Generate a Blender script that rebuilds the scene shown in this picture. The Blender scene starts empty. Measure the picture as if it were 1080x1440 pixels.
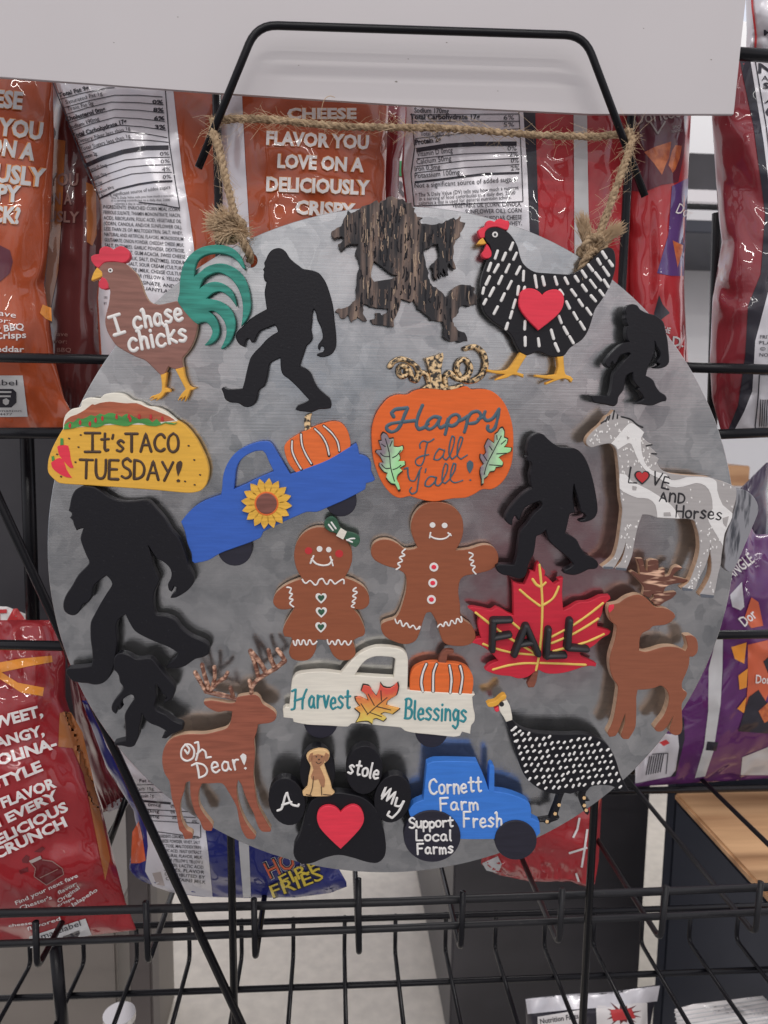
import bpy, bmesh, math, random
from mathutils import Vector, Matrix, noise
from mathutils.geometry import tessellate_polygon

scene = bpy.context.scene
COL = scene.collection
rad = math.radians

# ---------------------------------------------------------------- camera
W, H, F = 1080.0, 1440.0, 1040.0
CAM = Vector((0.0, -0.5, 0.0))
YAW, PITCH, ROLL = rad(4.0), rad(7.0), rad(0.85)
fwd = Vector((math.sin(YAW) * math.cos(PITCH), math.cos(YAW) * math.cos(PITCH), -math.sin(PITCH)))
r0 = Vector((math.cos(YAW), -math.sin(YAW), 0))
u0 = r0.cross(fwd)
c_right = math.cos(ROLL) * r0 + math.sin(ROLL) * u0
c_up = -math.sin(ROLL) * r0 + math.cos(ROLL) * u0
cam_data = bpy.data.cameras.new('camera')
cam = bpy.data.objects.new('camera', cam_data)
COL.objects.link(cam)
m3 = Matrix((c_right, c_up, -fwd)).transposed()
cam.matrix_world = Matrix.Translation(CAM) @ m3.to_4x4()
cam_data.sensor_fit = 'VERTICAL'
cam_data.sensor_height = 36.0
cam_data.sensor_width = 27.0
cam_data.lens = 36.0 * F / H
cam_data.clip_start = 0.01
cam_data.clip_end = 100
cam_data.dof.use_dof = True
cam_data.dof.focus_distance = 0.51
cam_data.dof.aperture_fstop = 13.0
scene.camera = cam

# ---------------------------------------------------------------- light
world = bpy.data.worlds.new('World')
scene.world = world
world.use_nodes = True
wn = world.node_tree
wn.nodes.clear()
w_out = wn.nodes.new('ShaderNodeOutputWorld')
w_bg = wn.nodes.new('ShaderNodeBackground')
w_tc = wn.nodes.new('ShaderNodeTexCoord')
w_sep = wn.nodes.new('ShaderNodeSeparateXYZ')
w_ramp = wn.nodes.new('ShaderNodeValToRGB')
w_noise = wn.nodes.new('ShaderNodeTexNoise')
w_mix = wn.nodes.new('ShaderNodeMix')
w_map = wn.nodes.new('ShaderNodeMath'); w_map.operation = 'MULTIPLY_ADD'
w_map.inputs[1].default_value = 0.5; w_map.inputs[2].default_value = 0.5
wn.links.new(w_tc.outputs['Generated'], w_sep.inputs[0])
wn.links.new(w_sep.outputs['Z'], w_map.inputs[0])
wn.links.new(w_map.outputs[0], w_ramp.inputs[0])
els = w_ramp.color_ramp.elements
els[0].position = 0.0; els[0].color = (0.07, 0.068, 0.07, 1)
els[1].position = 1.0; els[1].color = (0.5, 0.5, 0.52, 1)
for p, c in ((0.30, (0.10, 0.10, 0.105)), (0.41, (0.42, 0.42, 0.43)), (0.48, (0.80, 0.795, 0.80)), (0.57, (1.12, 1.11, 1.12))):
    e = els.new(p); e.color = (*c, 1)
w_noise.inputs['Scale'].default_value = 5.0
w_noise.inputs['Detail'].default_value = 2.0
w_hue = wn.nodes.new('ShaderNodeValToRGB')
he = w_hue.color_ramp.elements
he[0].position = 0.34; he[0].color = (0.86, 0.66, 0.70, 1)
he[1].position = 0.66; he[1].color = (0.95, 1.02, 1.2, 1)
e = he.new(0.5); e.color = (1.0, 1.0, 0.98, 1)
wn.links.new(w_tc.outputs['Generated'], w_noise.inputs['Vector'])
wn.links.new(w_noise.outputs['Fac'], w_hue.inputs[0])
w_mix.data_type = 'RGBA'; w_mix.blend_type = 'MULTIPLY'
w_mix.inputs[0].default_value = 1.0
wn.links.new(w_ramp.outputs[0], w_mix.inputs[6])
wn.links.new(w_hue.outputs[0], w_mix.inputs[7])
wn.links.new(w_mix.outputs[2], w_bg.inputs['Color'])
w_bg.inputs['Strength'].default_value = 0.74
wn.links.new(w_bg.outputs[0], w_out.inputs['Surface'])


def strip(name, loc, target, sx, sy, power, color=(1, 0.97, 0.93)):
    d = bpy.data.lights.new(name, 'AREA')
    d.shape = 'RECTANGLE'; d.size = sx; d.size_y = sy
    d.energy = power; d.color = color
    o = bpy.data.objects.new(name, d)
    COL.objects.link(o)
    o.location = loc
    dirv = Vector(target) - Vector(loc)
    o.rotation_euler = dirv.to_track_quat('-Z', 'Y').to_euler()
    return o


strip('ceiling_lamp', (-0.2, -1.75, 2.0), (0, 0, 0), 2.4, 0.035, 13)
strip('ceiling_lamp', (0.3, -3.6, 2.05), (0, 0, 0), 2.4, 0.04, 14)
strip('ceiling_lamp', (0.0, -1.05, 1.95), (0, 0, 0), 2.4, 0.02, 4)
strip('ceiling_lamp', (-0.1, -5.6, 2.1), (0, 0, 0), 2.4, 0.025, 7)
strip('ceiling_lamp', (1.3, 1.6, 2.3), (1.0, 1.6, -1), 0.3, 2.6, 30)

scene.view_settings.view_transform = 'Standard'
scene.view_settings.look = 'None'
scene.view_settings.exposure = 0.3
scene.view_settings.gamma = 1.0
scene.view_settings.use_curve_mapping = False
scene.render.engine = 'CYCLES'
scene.cycles.use_denoising = True
scene.cycles.max_bounces = 8

# ---------------------------------------------------------------- geometry of the view
def ray(px, py):
    return (fwd + c_right * ((px - 540.0) / F) + c_up * ((720.0 - py) / F))


def at(px, py, y):
    """the point at depth y (metres along the aisle) behind picture point px, py"""
    d = ray(px, py)
    return CAM + d * ((y - CAM.y) / d.y)


def at_z(px, py, z):
    d = ray(px, py)
    return CAM + d * ((z - CAM.z) / d.z)


TILT = rad(5.0)
D_N = Vector((0, -math.cos(TILT), -math.sin(TILT)))
D_U = Vector((1, 0, 0))
D_V = D_N.cross(D_U)
D_C = at(550, 757, 0.0)
D_M = Matrix((D_U, D_V, D_N)).transposed().to_4x4()
D_M.translation = D_C


def on_disc(px, py, h=0.0):
    d = ray(px, py)
    p0 = D_C + D_N * h
    t = (p0 - CAM).dot(D_N) / d.dot(D_N)
    p = CAM + d * t - D_C
    return Vector((p.dot(D_U), p.dot(D_V), h))


PX = (on_disc(560, 757) - on_disc(540, 757)).length / 20.0      # metres per picture point on the disc


def Z(x0, y0, s):
    return lambda pts: [(x0 + x * s, y0 + y * s) for x, y in pts]


# ---------------------------------------------------------------- materials
def lin(c):
    c = c / 255.0
    return c / 12.92 if c <= 0.04045 else ((c + 0.055) / 1.055) ** 2.4


LIGHT = 0.73


def paint(r, g, b, k=1.0):
    c = [lin(v) / LIGHT * k for v in (r, g, b)]
    f = min(1.0, 0.82 / max(c))
    y = 0.3 * c[0] + 0.59 * c[1] + 0.11 * c[2]
    return tuple((v * 0.97 + y * 0.03) * f for v in c)


def mat(name, col, rough=0.5, metal=0.0, spec=0.5, coat=0.0, var=0.0, vscale=(60, 60, 60), bump=0.0,
        bscale=(200, 200, 200), bdist=0.001, col2=None, detail=4.0, coat_rough=0.08, contrast=(0.35, 0.65), mid=None, ridged=False):
    m = bpy.data.materials.new(name)
    m.use_nodes = True
    nt = m.node_tree
    b = nt.nodes['Principled BSDF']
    b.inputs['Base Color'].default_value = (*col, 1)
    b.inputs['Roughness'].default_value = rough
    b.inputs['Metallic'].default_value = metal
    b.inputs['Specular IOR Level'].default_value = spec
    b.inputs['Coat Weight'].default_value = coat
    b.inputs['Coat Roughness'].default_value = coat_rough
    tc = nt.nodes.new('ShaderNodeTexCoord')
    if var > 0 or col2:
        mp = nt.nodes.new('ShaderNodeMapping'); mp.inputs['Scale'].default_value = vscale
        n = nt.nodes.new('ShaderNodeTexNoise'); n.inputs['Scale'].default_value = 1.0
        n.inputs['Detail'].default_value = detail
        r = nt.nodes.new('ShaderNodeValToRGB')
        r.color_ramp.elements[0].position = contrast[0]; r.color_ramp.elements[1].position = contrast[1]
        c2 = col2 if col2 else tuple(c * (1 + var) for c in col)
        c1 = col if col2 else tuple(c * (1 - var) for c in col)
        r.color_ramp.elements[0].color = (*c1, 1); r.color_ramp.elements[1].color = (*c2, 1)
        if mid:
            em = r.color_ramp.elements.new(mid[0]); em.color = (*mid[1], 1)
        nt.links.new(tc.outputs['Object'], mp.inputs['Vector'])
        nt.links.new(mp.outputs[0], n.inputs['Vector'])
        nt.links.new(n.outputs['Fac'], r.inputs[0])
        nt.links.new(r.outputs[0], b.inputs['Base Color'])
    if bump > 0:
        mp2 = nt.nodes.new('ShaderNodeMapping'); mp2.inputs['Scale'].default_value = bscale
        n2 = nt.nodes.new('ShaderNodeTexNoise'); n2.inputs['Scale'].default_value = 1.0
        n2.inputs['Detail'].default_value = 2.0 if ridged else 4.0
        if ridged:
            n2.noise_type = 'RIDGED_MULTIFRACTAL'; n2.inputs['Distortion'].default_value = 0.6
        bp = nt.nodes.new('ShaderNodeBump'); bp.inputs['Strength'].default_value = bump
        bp.inputs['Distance'].default_value = bdist
        nt.links.new(tc.outputs['Object'], mp2.inputs['Vector'])
        nt.links.new(mp2.outputs[0], n2.inputs['Vector'])
        nt.links.new(n2.outputs['Fac'], bp.inputs['Height'])
        nt.links.new(bp.outputs[0], b.inputs['Normal'])
        nt.links.new(bp.outputs[0], b.inputs['Coat Normal'])
    return m


def wood(name, r, g, b, k=1.0, rough=0.55, var=0.12, grain=True):
    return mat(name, paint(r, g, b, k), rough=rough, spec=0.4, var=var, vscale=(45, 420, 120) if grain else (90, 90, 90),
               bump=0.17, bscale=(60, 700, 200) if grain else (500, 500, 500), bdist=0.0006)


def foil(name, r, g, b, k=1.0, metal=0.0, rough=0.38, coat=1.0):
    return mat(name, paint(r, g, b, k), rough=rough, metal=metal, spec=0.15, coat=coat, coat_rough=0.02, var=0.06,
               vscale=(18, 18, 18), bump=0.85, bscale=(30, 30, 20), bdist=0.010, ridged=True)


M = {}
M['black'] = mat('black_paint', (0.009, 0.0087, 0.012), rough=0.44, spec=0.32, col2=(0.05, 0.05, 0.055), contrast=(0.66, 0.86), vscale=(520, 900, 520), bump=0.2,
                 bscale=(450, 700, 400), bdist=0.0005)
M['tyre'] = wood('tyre_black_paint', 32, 31, 42, var=0.1)
M['rooster'] = wood('rooster_brown_paint', 124, 86, 76, var=0.14)
M['teal'] = wood('teal_paint', 42, 122, 108, var=0.28)
M['red'] = wood('red_paint', 204, 44, 64, var=0.06)
M['comb'] = wood('comb_red_paint', 190, 48, 66, var=0.08)
M['leaf_red'] = wood('leaf_red_paint', 178, 28, 48, var=0.06)
M['yellow'] = wood('leg_yellow_paint', 222, 164, 56, var=0.08)
M['taco'] = wood('taco_yellow_paint', 228, 174, 58, var=0.06)
M['cream'] = wood('cream_paint', 216, 211, 197, var=0.06)
M['white'] = mat('white_paint_pen', paint(228, 226, 222), rough=0.5)
M['meat'] = wood('meat_brown_paint', 152, 82, 56, var=0.2)
M['lettuce'] = wood('lettuce_green_paint', 62, 128, 62, var=0.2)
M['ink'] = mat('black_paint_pen', (0.02, 0.019, 0.022), rough=0.5)
M['inkgrey'] = mat('slate_paint_pen', paint(62, 84, 96), rough=0.5)
M['inkbrown'] = mat('brown_paint_pen', paint(62, 44, 30), rough=0.5)
M['tealink'] = mat('teal_paint_pen', paint(40, 122, 130), rough=0.5)
M['blue'] = wood('truck_blue_paint', 46, 86, 166, var=0.06)
M['tractor'] = wood('tractor_blue_paint', 48, 108, 188, var=0.06)
M['orange'] = wood('pumpkin_orange_paint', 240, 106, 32, var=0.06)
M['orange2'] = wood('small_pumpkin_orange_paint', 232, 110, 44, var=0.08)
M['ginger'] = wood('gingerbread_brown_paint', 130, 72, 46, var=0.06)
M['fawn'] = wood('fawn_brown_paint', 128, 74, 52, var=0.06)
M['deer'] = wood('deer_brown_paint', 132, 74, 56, var=0.14)
M['blush'] = mat('blush_red_paint', paint(170, 36, 40), rough=0.6)
M['darkgreen'] = wood('bow_green_paint', 44, 80, 60, var=0.2)
M['cheek'] = M['blush']
M['veinyellow'] = mat('yellow_paint_pen', paint(240, 205, 96), rough=0.5)
M['petal'] = wood('petal_yellow_paint', 228, 176, 60, var=0.15)
M['seed'] = wood('seed_brown_paint', 112, 70, 62, var=0.2)
M['burnt'] = mat('laser_cut_edge', (0.03, 0.018, 0.012), rough=0.8)
M['bark'] = mat('bear_bark_paint', (0.016, 0.015, 0.018), rough=0.6, col2=paint(172, 146, 120), vscale=(210, 20, 60),
                bump=0.6, bscale=(330, 26, 100), bdist=0.001, contrast=(0.46, 0.84), detail=8, mid=(0.62, paint(98, 82, 74)))
M['barkbrown'] = wood('bark_brown_paint', 104, 86, 76, var=0.25)
M['barktan'] = wood('bark_tan_paint', 152, 132, 112, var=0.2)
M['camo'] = mat('mottled_vine_paint', (0.03, 0.025, 0.02), rough=0.5, col2=paint(205, 175, 130), vscale=(420, 420, 420),
                bump=0.4, bscale=(500, 500, 500), contrast=(0.42, 0.56), detail=2)
M['antler'] = mat('streaked_antler_paint', paint(104, 66, 52), rough=0.4, col2=paint(205, 164, 138), vscale=(190, 420, 150),
                  contrast=(0.44, 0.7), detail=3)
M['antler2'] = mat('streaked_bark_antler_paint', paint(92, 54, 42), rough=0.5, col2=paint(212, 170, 142), vscale=(60, 330, 150),
                   contrast=(0.55, 0.66), detail=2)
M['horse'] = wood('dapple_grey_paint', 152, 148, 146, var=0.05)
M['horsewhite'] = wood('horse_white_paint', 222, 220, 217, var=0.03)
M['tailgrey'] = mat('horse_tail_paint', paint(124, 124, 128), rough=0.5, col2=paint(58, 60, 66), vscale=(260, 45, 100),
                    contrast=(0.5, 0.62))
M['hoof'] = wood('hoof_slate_paint', 84, 88, 96, var=0.1)
M['tan'] = wood('tan_paint', 218, 180, 128, var=0.06)
M['tanbrown'] = wood('coat_patch_brown_paint', 152, 108, 78, var=0.1)
M['mauve'] = mat('leaf_grey_green_gradient_paint', paint(120, 108, 118), rough=0.5)
M['mint'] = wood('leaf_mint_paint', 160, 212, 150, var=0.1)
M['stem'] = wood('stem_brown_paint', 116, 66, 50, var=0.1)
M['raw'] = wood('bare_plywood', 172, 142, 116, var=0.12)
RAW = {'horse', 'fawn', 'deer', 'ginger', 'rooster', 'antler2'}
M['wire'] = mat('black_coated_wire', (0.007, 0.007, 0.009), rough=0.26, spec=0.22)
M['wiredust'] = mat('dusty_black_wire', (0.016, 0.016, 0.018), rough=0.34, spec=0.25, var=0.0, col2=(0.045, 0.043, 0.042),
                    vscale=(220, 500, 500), contrast=(0.6, 0.85))
M['board'] = mat('white_sign_board', paint(168, 164, 165), rough=0.55, var=0.015, vscale=(8, 8, 8))
M['twine'] = mat('jute_twine', paint(162, 140, 112), rough=0.9, spec=0.1, var=0.0, col2=paint(112, 94, 74), vscale=(350, 350, 350),
                 bump=0.8, bscale=(900, 900, 900), bdist=0.001)
M['fibre'] = mat('jute_fibre', paint(176, 154, 126), rough=0.9, spec=0.1)
M['mat'] = mat('added_slab_grey', (0.27, 0.265, 0.265), rough=0.6)  # for the unseen slab added in front of the rack
M['floor'] = mat('floor_tile', (0.74, 0.69, 0.61), rough=0.35, var=0.07, vscale=(40, 40, 40), col2=None)
M['dark'] = mat('dark_metal_panel', (0.046, 0.044, 0.05), rough=0.4, var=0.2, vscale=(6, 6, 6), bump=0.1, bscale=(120, 120, 120))
M['navy'] = mat('navy_laminate', (0.036, 0.041, 0.056), rough=0.4, var=0.1, vscale=(5, 5, 5))
M['taupe'] = mat('taupe_post', paint(74, 68, 66), rough=0.4)
M['olive'] = mat('grey_metal_panel', paint(104, 98, 92), rough=0.45, var=0.1, vscale=(6, 6, 6))
M['steel'] = mat('shelf_steel', (0.75, 0.75, 0.76), rough=0.25, metal=0.9)
M['storewhite'] = mat('store_white', (0.75, 0.75, 0.76), rough=0.4)
M['counter'] = mat('counter_wood', paint(188, 148, 108), rough=0.4, col2=paint(146, 106, 72), vscale=(3, 34, 30), contrast=(0.35, 0.7))

# galvanised disc: spangled, brushed zinc
zm = bpy.data.materials.new('galvanised_zinc'); zm.use_nodes = True
nt = zm.node_tree; zb = nt.nodes['Principled BSDF']
tc = nt.nodes.new('ShaderNodeTexCoord')


def zn(kind, **kw):
    n = nt.nodes.new(kind)
    for k, v in kw.items():
        n.inputs[k].default_value = v
    return n


warp = zn('ShaderNodeTexNoise', Scale=55.0, Detail=5.0)
nt.links.new(tc.outputs['Object'], warp.inputs['Vector'])
wm = nt.nodes.new('ShaderNodeVectorMath'); wm.operation = 'MULTIPLY_ADD'
wm.inputs[1].default_value = (0.022, 0.022, 0.0)
nt.links.new(warp.outputs['Color'], wm.inputs[0]); nt.links.new(tc.outputs['Object'], wm.inputs[2])
vor = zn('ShaderNodeTexVoronoi', Scale=34.0)
nt.links.new(wm.outputs[0], vor.inputs['Vector'])
bw = nt.nodes.new('ShaderNodeSeparateColor'); nt.links.new(vor.outputs['Color'], bw.inputs[0])
patchn = zn('ShaderNodeTexNoise', Scale=24.0, Detail=9.0, Roughness=0.62, Distortion=1.2)
bign = zn('ShaderNodeTexNoise', Scale=7.0, Detail=3.0)
nt.links.new(tc.outputs['Object'], bign.inputs['Vector'])
vor2 = zn('ShaderNodeTexVoronoi', Scale=95.0)
nt.links.new(wm.outputs[0], vor2.inputs['Vector'])
bw2 = nt.nodes.new('ShaderNodeSeparateColor'); nt.links.new(vor2.outputs['Color'], bw2.inputs[0])
nt.links.new(tc.outputs['Object'], patchn.inputs['Vector'])
mpb = zn('ShaderNodeMapping'); mpb.inputs['Scale'].default_value = (22, 900, 1)
nt.links.new(tc.outputs['Object'], mpb.inputs['Vector'])
brush = zn('ShaderNodeTexNoise', Scale=1.0, Detail=5.0, Roughness=0.65)
nt.links.new(mpb.outputs[0], brush.inputs['Vector'])


def zmath(op, a, b, c=None):
    n = nt.nodes.new('ShaderNodeMath'); n.operation = op
    for i, v in enumerate((a, b, c)):
        if v is None:
            continue
        if isinstance(v, (int, float)):
            n.inputs[i].default_value = v
        else:
            nt.links.new(v, n.inputs[i])
    return n.outputs[0]


pn = zmath('MULTIPLY_ADD', patchn.outputs['Fac'], 2.2, -0.6)
ramp = nt.nodes.new('ShaderNodeValToRGB')
ramp.color_ramp.elements[0].color = (0.27, 0.285, 0.30, 1)
ramp.color_ramp.elements[1].color = (0.80, 0.795, 0.785, 1)
fac = zmath('ADD', zmath('ADD', zmath('ADD', zmath('MULTIPLY', pn, 0.40), zmath('MULTIPLY', bign.outputs['Fac'], 0.42)), zmath('MULTIPLY', bw2.outputs[0], 0.15)), zmath('ADD', zmath('MULTIPLY', bw.outputs[0], 0.15), zmath('MULTIPLY', brush.outputs['Fac'], 0.24)))
fac = zmath('SUBTRACT', fac, 0.25)
msk = zmath('MINIMUM', zmath('MAXIMUM', zmath('MULTIPLY_ADD', bign.outputs['Fac'], 3.2, -1.25), 0.08), 0.75)
flake = zmath('MULTIPLY', zmath('SUBTRACT', bw2.outputs[2], 0.5), msk)
fac = zmath('ADD', fac, zmath('MULTIPLY', flake, 0.46))
mps = zn('ShaderNodeMapping'); mps.inputs['Scale'].default_value = (14, 520, 1); mps.inputs['Rotation'].default_value = (0, 0, 0.5)
nt.links.new(tc.outputs['Object'], mps.inputs['Vector'])
scr = zn('ShaderNodeTexNoise', Scale=1.0, Detail=2.0)
nt.links.new(mps.outputs[0], scr.inputs['Vector'])
scr_m = zmath('MULTIPLY', zmath('MAXIMUM', zmath('MULTIPLY_ADD', scr.outputs['Fac'], 9.0, -6.3), 0.0), msk)
fac = zmath('ADD', fac, zmath('MULTIPLY', zmath('MINIMUM', scr_m, 1.0), 0.45))
nt.links.new(fac, ramp.inputs[0])
# maroon reflection painted into the zinc colour, right of the middle
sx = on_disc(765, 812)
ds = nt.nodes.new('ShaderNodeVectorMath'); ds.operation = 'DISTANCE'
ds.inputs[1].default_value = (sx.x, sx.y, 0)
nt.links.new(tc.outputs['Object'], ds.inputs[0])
refl = zmath('MULTIPLY_ADD', ds.outputs['Value'], -10.0, 1.0)
refl = zmath('MAXIMUM', refl, 0.0)
refl_noise = zn('ShaderNodeTexNoise', Scale=40.0, Detail=4.0)
nt.links.new(tc.outputs['Object'], refl_noise.inputs['Vector'])
refl = zmath('MULTIPLY', refl, zmath('MULTIPLY_ADD', refl_noise.outputs['Fac'], 2.6, -0.3))
refl = zmath('MINIMUM', zmath('MAXIMUM', refl, 0.0), 0.75)
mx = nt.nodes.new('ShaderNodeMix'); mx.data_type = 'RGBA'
nt.links.new(refl, mx.inputs[0]); nt.links.new(ramp.outputs[0], mx.inputs[6])
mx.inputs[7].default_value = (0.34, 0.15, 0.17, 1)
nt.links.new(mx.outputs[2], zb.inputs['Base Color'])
zb.inputs['Metallic'].default_value = 0.92
rg = zmath('ADD', zmath('MULTIPLY_ADD', pn, 0.07, zmath('MULTIPLY', bw2.outputs[1], 0.10)), zmath('MULTIPLY_ADD', brush.outputs['Fac'], 0.08, 0.05))
nt.links.new(rg, zb.inputs['Roughness'])
bp = nt.nodes.new('ShaderNodeBump'); bp.inputs['Strength'].default_value = 0.16; bp.inputs['Distance'].default_value = 0.0004
nt.links.new(brush.outputs['Fac'], bp.inputs['Height'])
nt.links.new(bp.outputs[0], zb.inputs['Normal'])
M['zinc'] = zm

# painted leaf whose colour runs from red at the top to yellow at the stalk
def gradient(name, stops, lo, hi, axis=1, angle=0.0):
    m = bpy.data.materials.new(name); m.use_nodes = True
    t = m.node_tree; b = t.nodes['Principled BSDF']
    c = t.nodes.new('ShaderNodeTexCoord'); mp = t.nodes.new('ShaderNodeMapping')
    mp.inputs['Rotation'].default_value = (0, 0, angle)
    s = t.nodes.new('ShaderNodeSeparateXYZ'); r = t.nodes.new('ShaderNodeMapRange')
    r.inputs['From Min'].default_value = lo; r.inputs['From Max'].default_value = hi
    rp = t.nodes.new('ShaderNodeValToRGB')
    rp.color_ramp.elements[0].position = stops[0][0]; rp.color_ramp.elements[0].color = (*stops[0][1], 1)
    rp.color_ramp.elements[1].position = stops[-1][0]; rp.color_ramp.elements[1].color = (*stops[-1][1], 1)
    for p, cc in stops[1:-1]:
        e = rp.color_ramp.elements.new(p); e.color = (*cc, 1)
    n = t.nodes.new('ShaderNodeTexNoise'); n.inputs['Scale'].default_value = 300
    a = t.nodes.new('ShaderNodeMath'); a.operation = 'MULTIPLY_ADD'; a.inputs[1].default_value = 0.3
    a2 = t.nodes.new('ShaderNodeMath'); a2.operation = 'SUBTRACT'; a2.inputs[1].default_value = 0.15
    t.links.new(c.outputs['Object'], mp.inputs[0]); t.links.new(mp.outputs[0], s.inputs[0])
    t.links.new(s.outputs[axis], r.inputs[0]); t.links.new(c.outputs['Object'], n.inputs['Vector'])
    t.links.new(n.outputs['Fac'], a.inputs[0]); t.links.new(r.outputs[0], a.inputs[2])
    t.links.new(a.outputs[0], a2.inputs[0]); t.links.new(a2.outputs[0], rp.inputs[0])
    t.links.new(rp.outputs[0], b.inputs['Base Color'])
    b.inputs['Roughness'].default_value = 0.5
    return m


# ---------------------------------------------------------------- objects
def props(o, label=None, cat=None, group=None, kind=None):
    if label: o['label'] = label
    if cat: o['category'] = cat
    if group: o['group'] = group
    if kind: o['kind'] = kind
    return o


def empty(name, mw, label, cat, group=None):
    o = bpy.data.objects.new(name, None)
    COL.objects.link(o)
    o.matrix_world = mw
    o.empty_display_size = 0.01
    return props(o, label, cat, group)


def link_mesh(name, bm, material, parent=None, smooth=False):
    me = bpy.data.meshes.new(name)
    bmesh.ops.recalc_face_normals(bm, faces=bm.faces[:])
    bm.to_mesh(me); bm.free()
    if smooth:
        for p in me.polygons: p.use_smooth = True
    mats = material if isinstance(material, (list, tuple)) else [material, material]
    for mm in mats: me.materials.append(mm)
    o = bpy.data.objects.new(name, me)
    COL.objects.link(o)
    if parent is not None:
        o.parent = parent
    return o


def rounded(pts, closed=True, seg=4, corner=62):
    """smooth curve through the points that keeps sharp corners"""
    n = len(pts)
    P = [Vector((p[0], p[1])) for p in pts]
    tang = []
    for i in range(n):
        if not closed and (i == 0 or i == n - 1):
            tang.append((Vector((0, 0)))); continue
        a, b, c = P[i - 1], P[i], P[(i + 1) % n]
        d1, d2 = b - a, c - b
        if d1.length < 1e-9 or d2.length < 1e-9:
            tang.append(Vector((0, 0))); continue
        if math.degrees(d1.angle(d2)) > corner:
            tang.append(Vector((0, 0)))
        else:
            t = (d1.normalized() + d2.normalized()).normalized()
            tang.append(t * min(d1.length, d2.length))
    out = []
    rng = n if closed else n - 1
    for i in range(rng):
        p0, p1 = P[i], P[(i + 1) % n]
        t0, t1 = tang[i], tang[(i + 1) % n]
        for k in range(seg):
            s = k / seg
            h00 = 2 * s ** 3 - 3 * s ** 2 + 1; h10 = s ** 3 - 2 * s ** 2 + s
            h01 = -2 * s ** 3 + 3 * s ** 2; h11 = s ** 3 - s ** 2
            out.append(p0 * h00 + t0 * h10 + p1 * h01 + t1 * h11)
    if not closed: out.append(P[-1])
    return [(p.x, p.y) for p in out]


def area2(pts):
    return sum(pts[i - 1][0] * pts[i][1] - pts[i][0] * pts[i - 1][1] for i in range(len(pts)))


def inset(pts, d):
    n = len(pts); out = []
    for i in range(n):
        a, b, c = Vector(pts[i - 1]), Vector(pts[i]), Vector(pts[(i + 1) % n])
        e1, e2 = (b - a), (c - b)
        n1 = Vector((-e1.y, e1.x)); n2 = Vector((-e2.y, e2.x))
        if n1.length > 1e-12: n1.normalize()
        if n2.length > 1e-12: n2.normalize()
        m = n1 + n2
        if m.length < 0.3:
            m = n1
        else:
            m = m.normalized()
        out.append(tuple(b + m * d))
    return out


def add_slab(bm, outer, holes, top, thick, bev):
    """extruded board: outline in local u, v (metres), front at top, softened front edge"""
    def dedupe(l):
        o = []
        for p in l:
            if not o or (Vector(p) - Vector(o[-1])).length > 2e-5: o.append(p)
        if (Vector(o[0]) - Vector(o[-1])).length < 2e-5: o.pop()
        return o
    outer = dedupe(outer); holes = [dedupe(h) for h in holes]
    if area2(outer) < 0: outer = outer[::-1]
    holes = [h[::-1] if area2(h) > 0 else h for h in holes]
    loops_front, loops_edge, loops_back = [], [], []
    for l in [outer] + holes:
        loops_front.append([bm.verts.new((x, y, top)) for x, y in inset(l, bev)])
        loops_edge.append([bm.verts.new((x, y, top - bev)) for x, y in l])
        loops_back.append([bm.verts.new((x, y, top - thick)) for x, y in l])
    for loops, flip in ((loops_front, False), (loops_back, True)):
        flat = [v for l in loops for v in l]
        for tri in tessellate_polygon([[v.co.copy() for v in l] for l in loops]):
            try:
                bm.faces.new([flat[i] for i in tri]).material_index = 1 if flip else 0
            except ValueError:
                pass
    for A, B in ((loops_front, loops_edge), (loops_edge, loops_back)):
        for la, lb in zip(A, B):
            n = len(la)
            for i in range(n):
                j = (i + 1) % n
                try:
                    bm.faces.new((la[i], lb[i], lb[j], la[j])).material_index = 0 if A is loops_front else 1
                except ValueError:
                    pass


def add_ribbon(bm, pts, width, top, height, taper=None):
    """raised paint line along pts (local u, v), domed, with round ends"""
    P = [Vector(p) for p in pts]
    Q = [P[0]]
    for p in P[1:]:
        if (p - Q[-1]).length > width * 0.12: Q.append(p)
    if len(Q) < 2:
        Q = [Q[0] - Vector((width * 0.08, 0)), Q[0] + Vector((width * 0.08, 0))]
    dirs = []
    for i in range(len(Q)):
        a = Q[max(0, i - 1)]; b = Q[min(len(Q) - 1, i + 1)]
        dirs.append((b - a).normalized())
    secs = []
    w = width / 2
    d = dirs[0]
    for off, k in ((0.96, 0.28), (0.78, 0.63), (0.42, 0.91)):
        secs.append((Q[0] - d * w * off, d, w * k))
    for q, dd in zip(Q, dirs): secs.append((q, dd, w * (1 + .22 * noise.noise(Vector((q.x * 260, q.y * 260, top * 900))))))
    d = dirs[-1]
    for off, k in ((0.42, 0.91), (0.78, 0.63), (0.96, 0.28)):
        secs.append((Q[-1] + d * w * off, d, w * k))
    if taper:
        n = len(secs)
        secs = [(q, dd, ww * (taper[0] + (taper[1] - taper[0]) * i / (n - 1))) for i, (q, dd, ww) in enumerate(secs)]
    prev = None
    prof = [(-1, 0), (-0.8, 0.62), (-0.3, 0.96), (0.3, 0.96), (0.8, 0.62), (1, 0)]
    rows = []
    for q, dd, ww in secs:
        nn = Vector((-dd.y, dd.x))
        hh = height * min(1.1, ww / w + 0.15)
        rows.append([bm.verts.new((q.x + nn.x * ww * a, q.y + nn.y * ww * a, top + hh * b)) for a, b in prof])
    for r1, r2 in zip(rows, rows[1:]):
        for i in range(5):
            bm.faces.new((r1[i], r1[i + 1], r2[i + 1], r2[i]))
    bm.faces.new(rows[0]); bm.faces.new(rows[-1])


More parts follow.
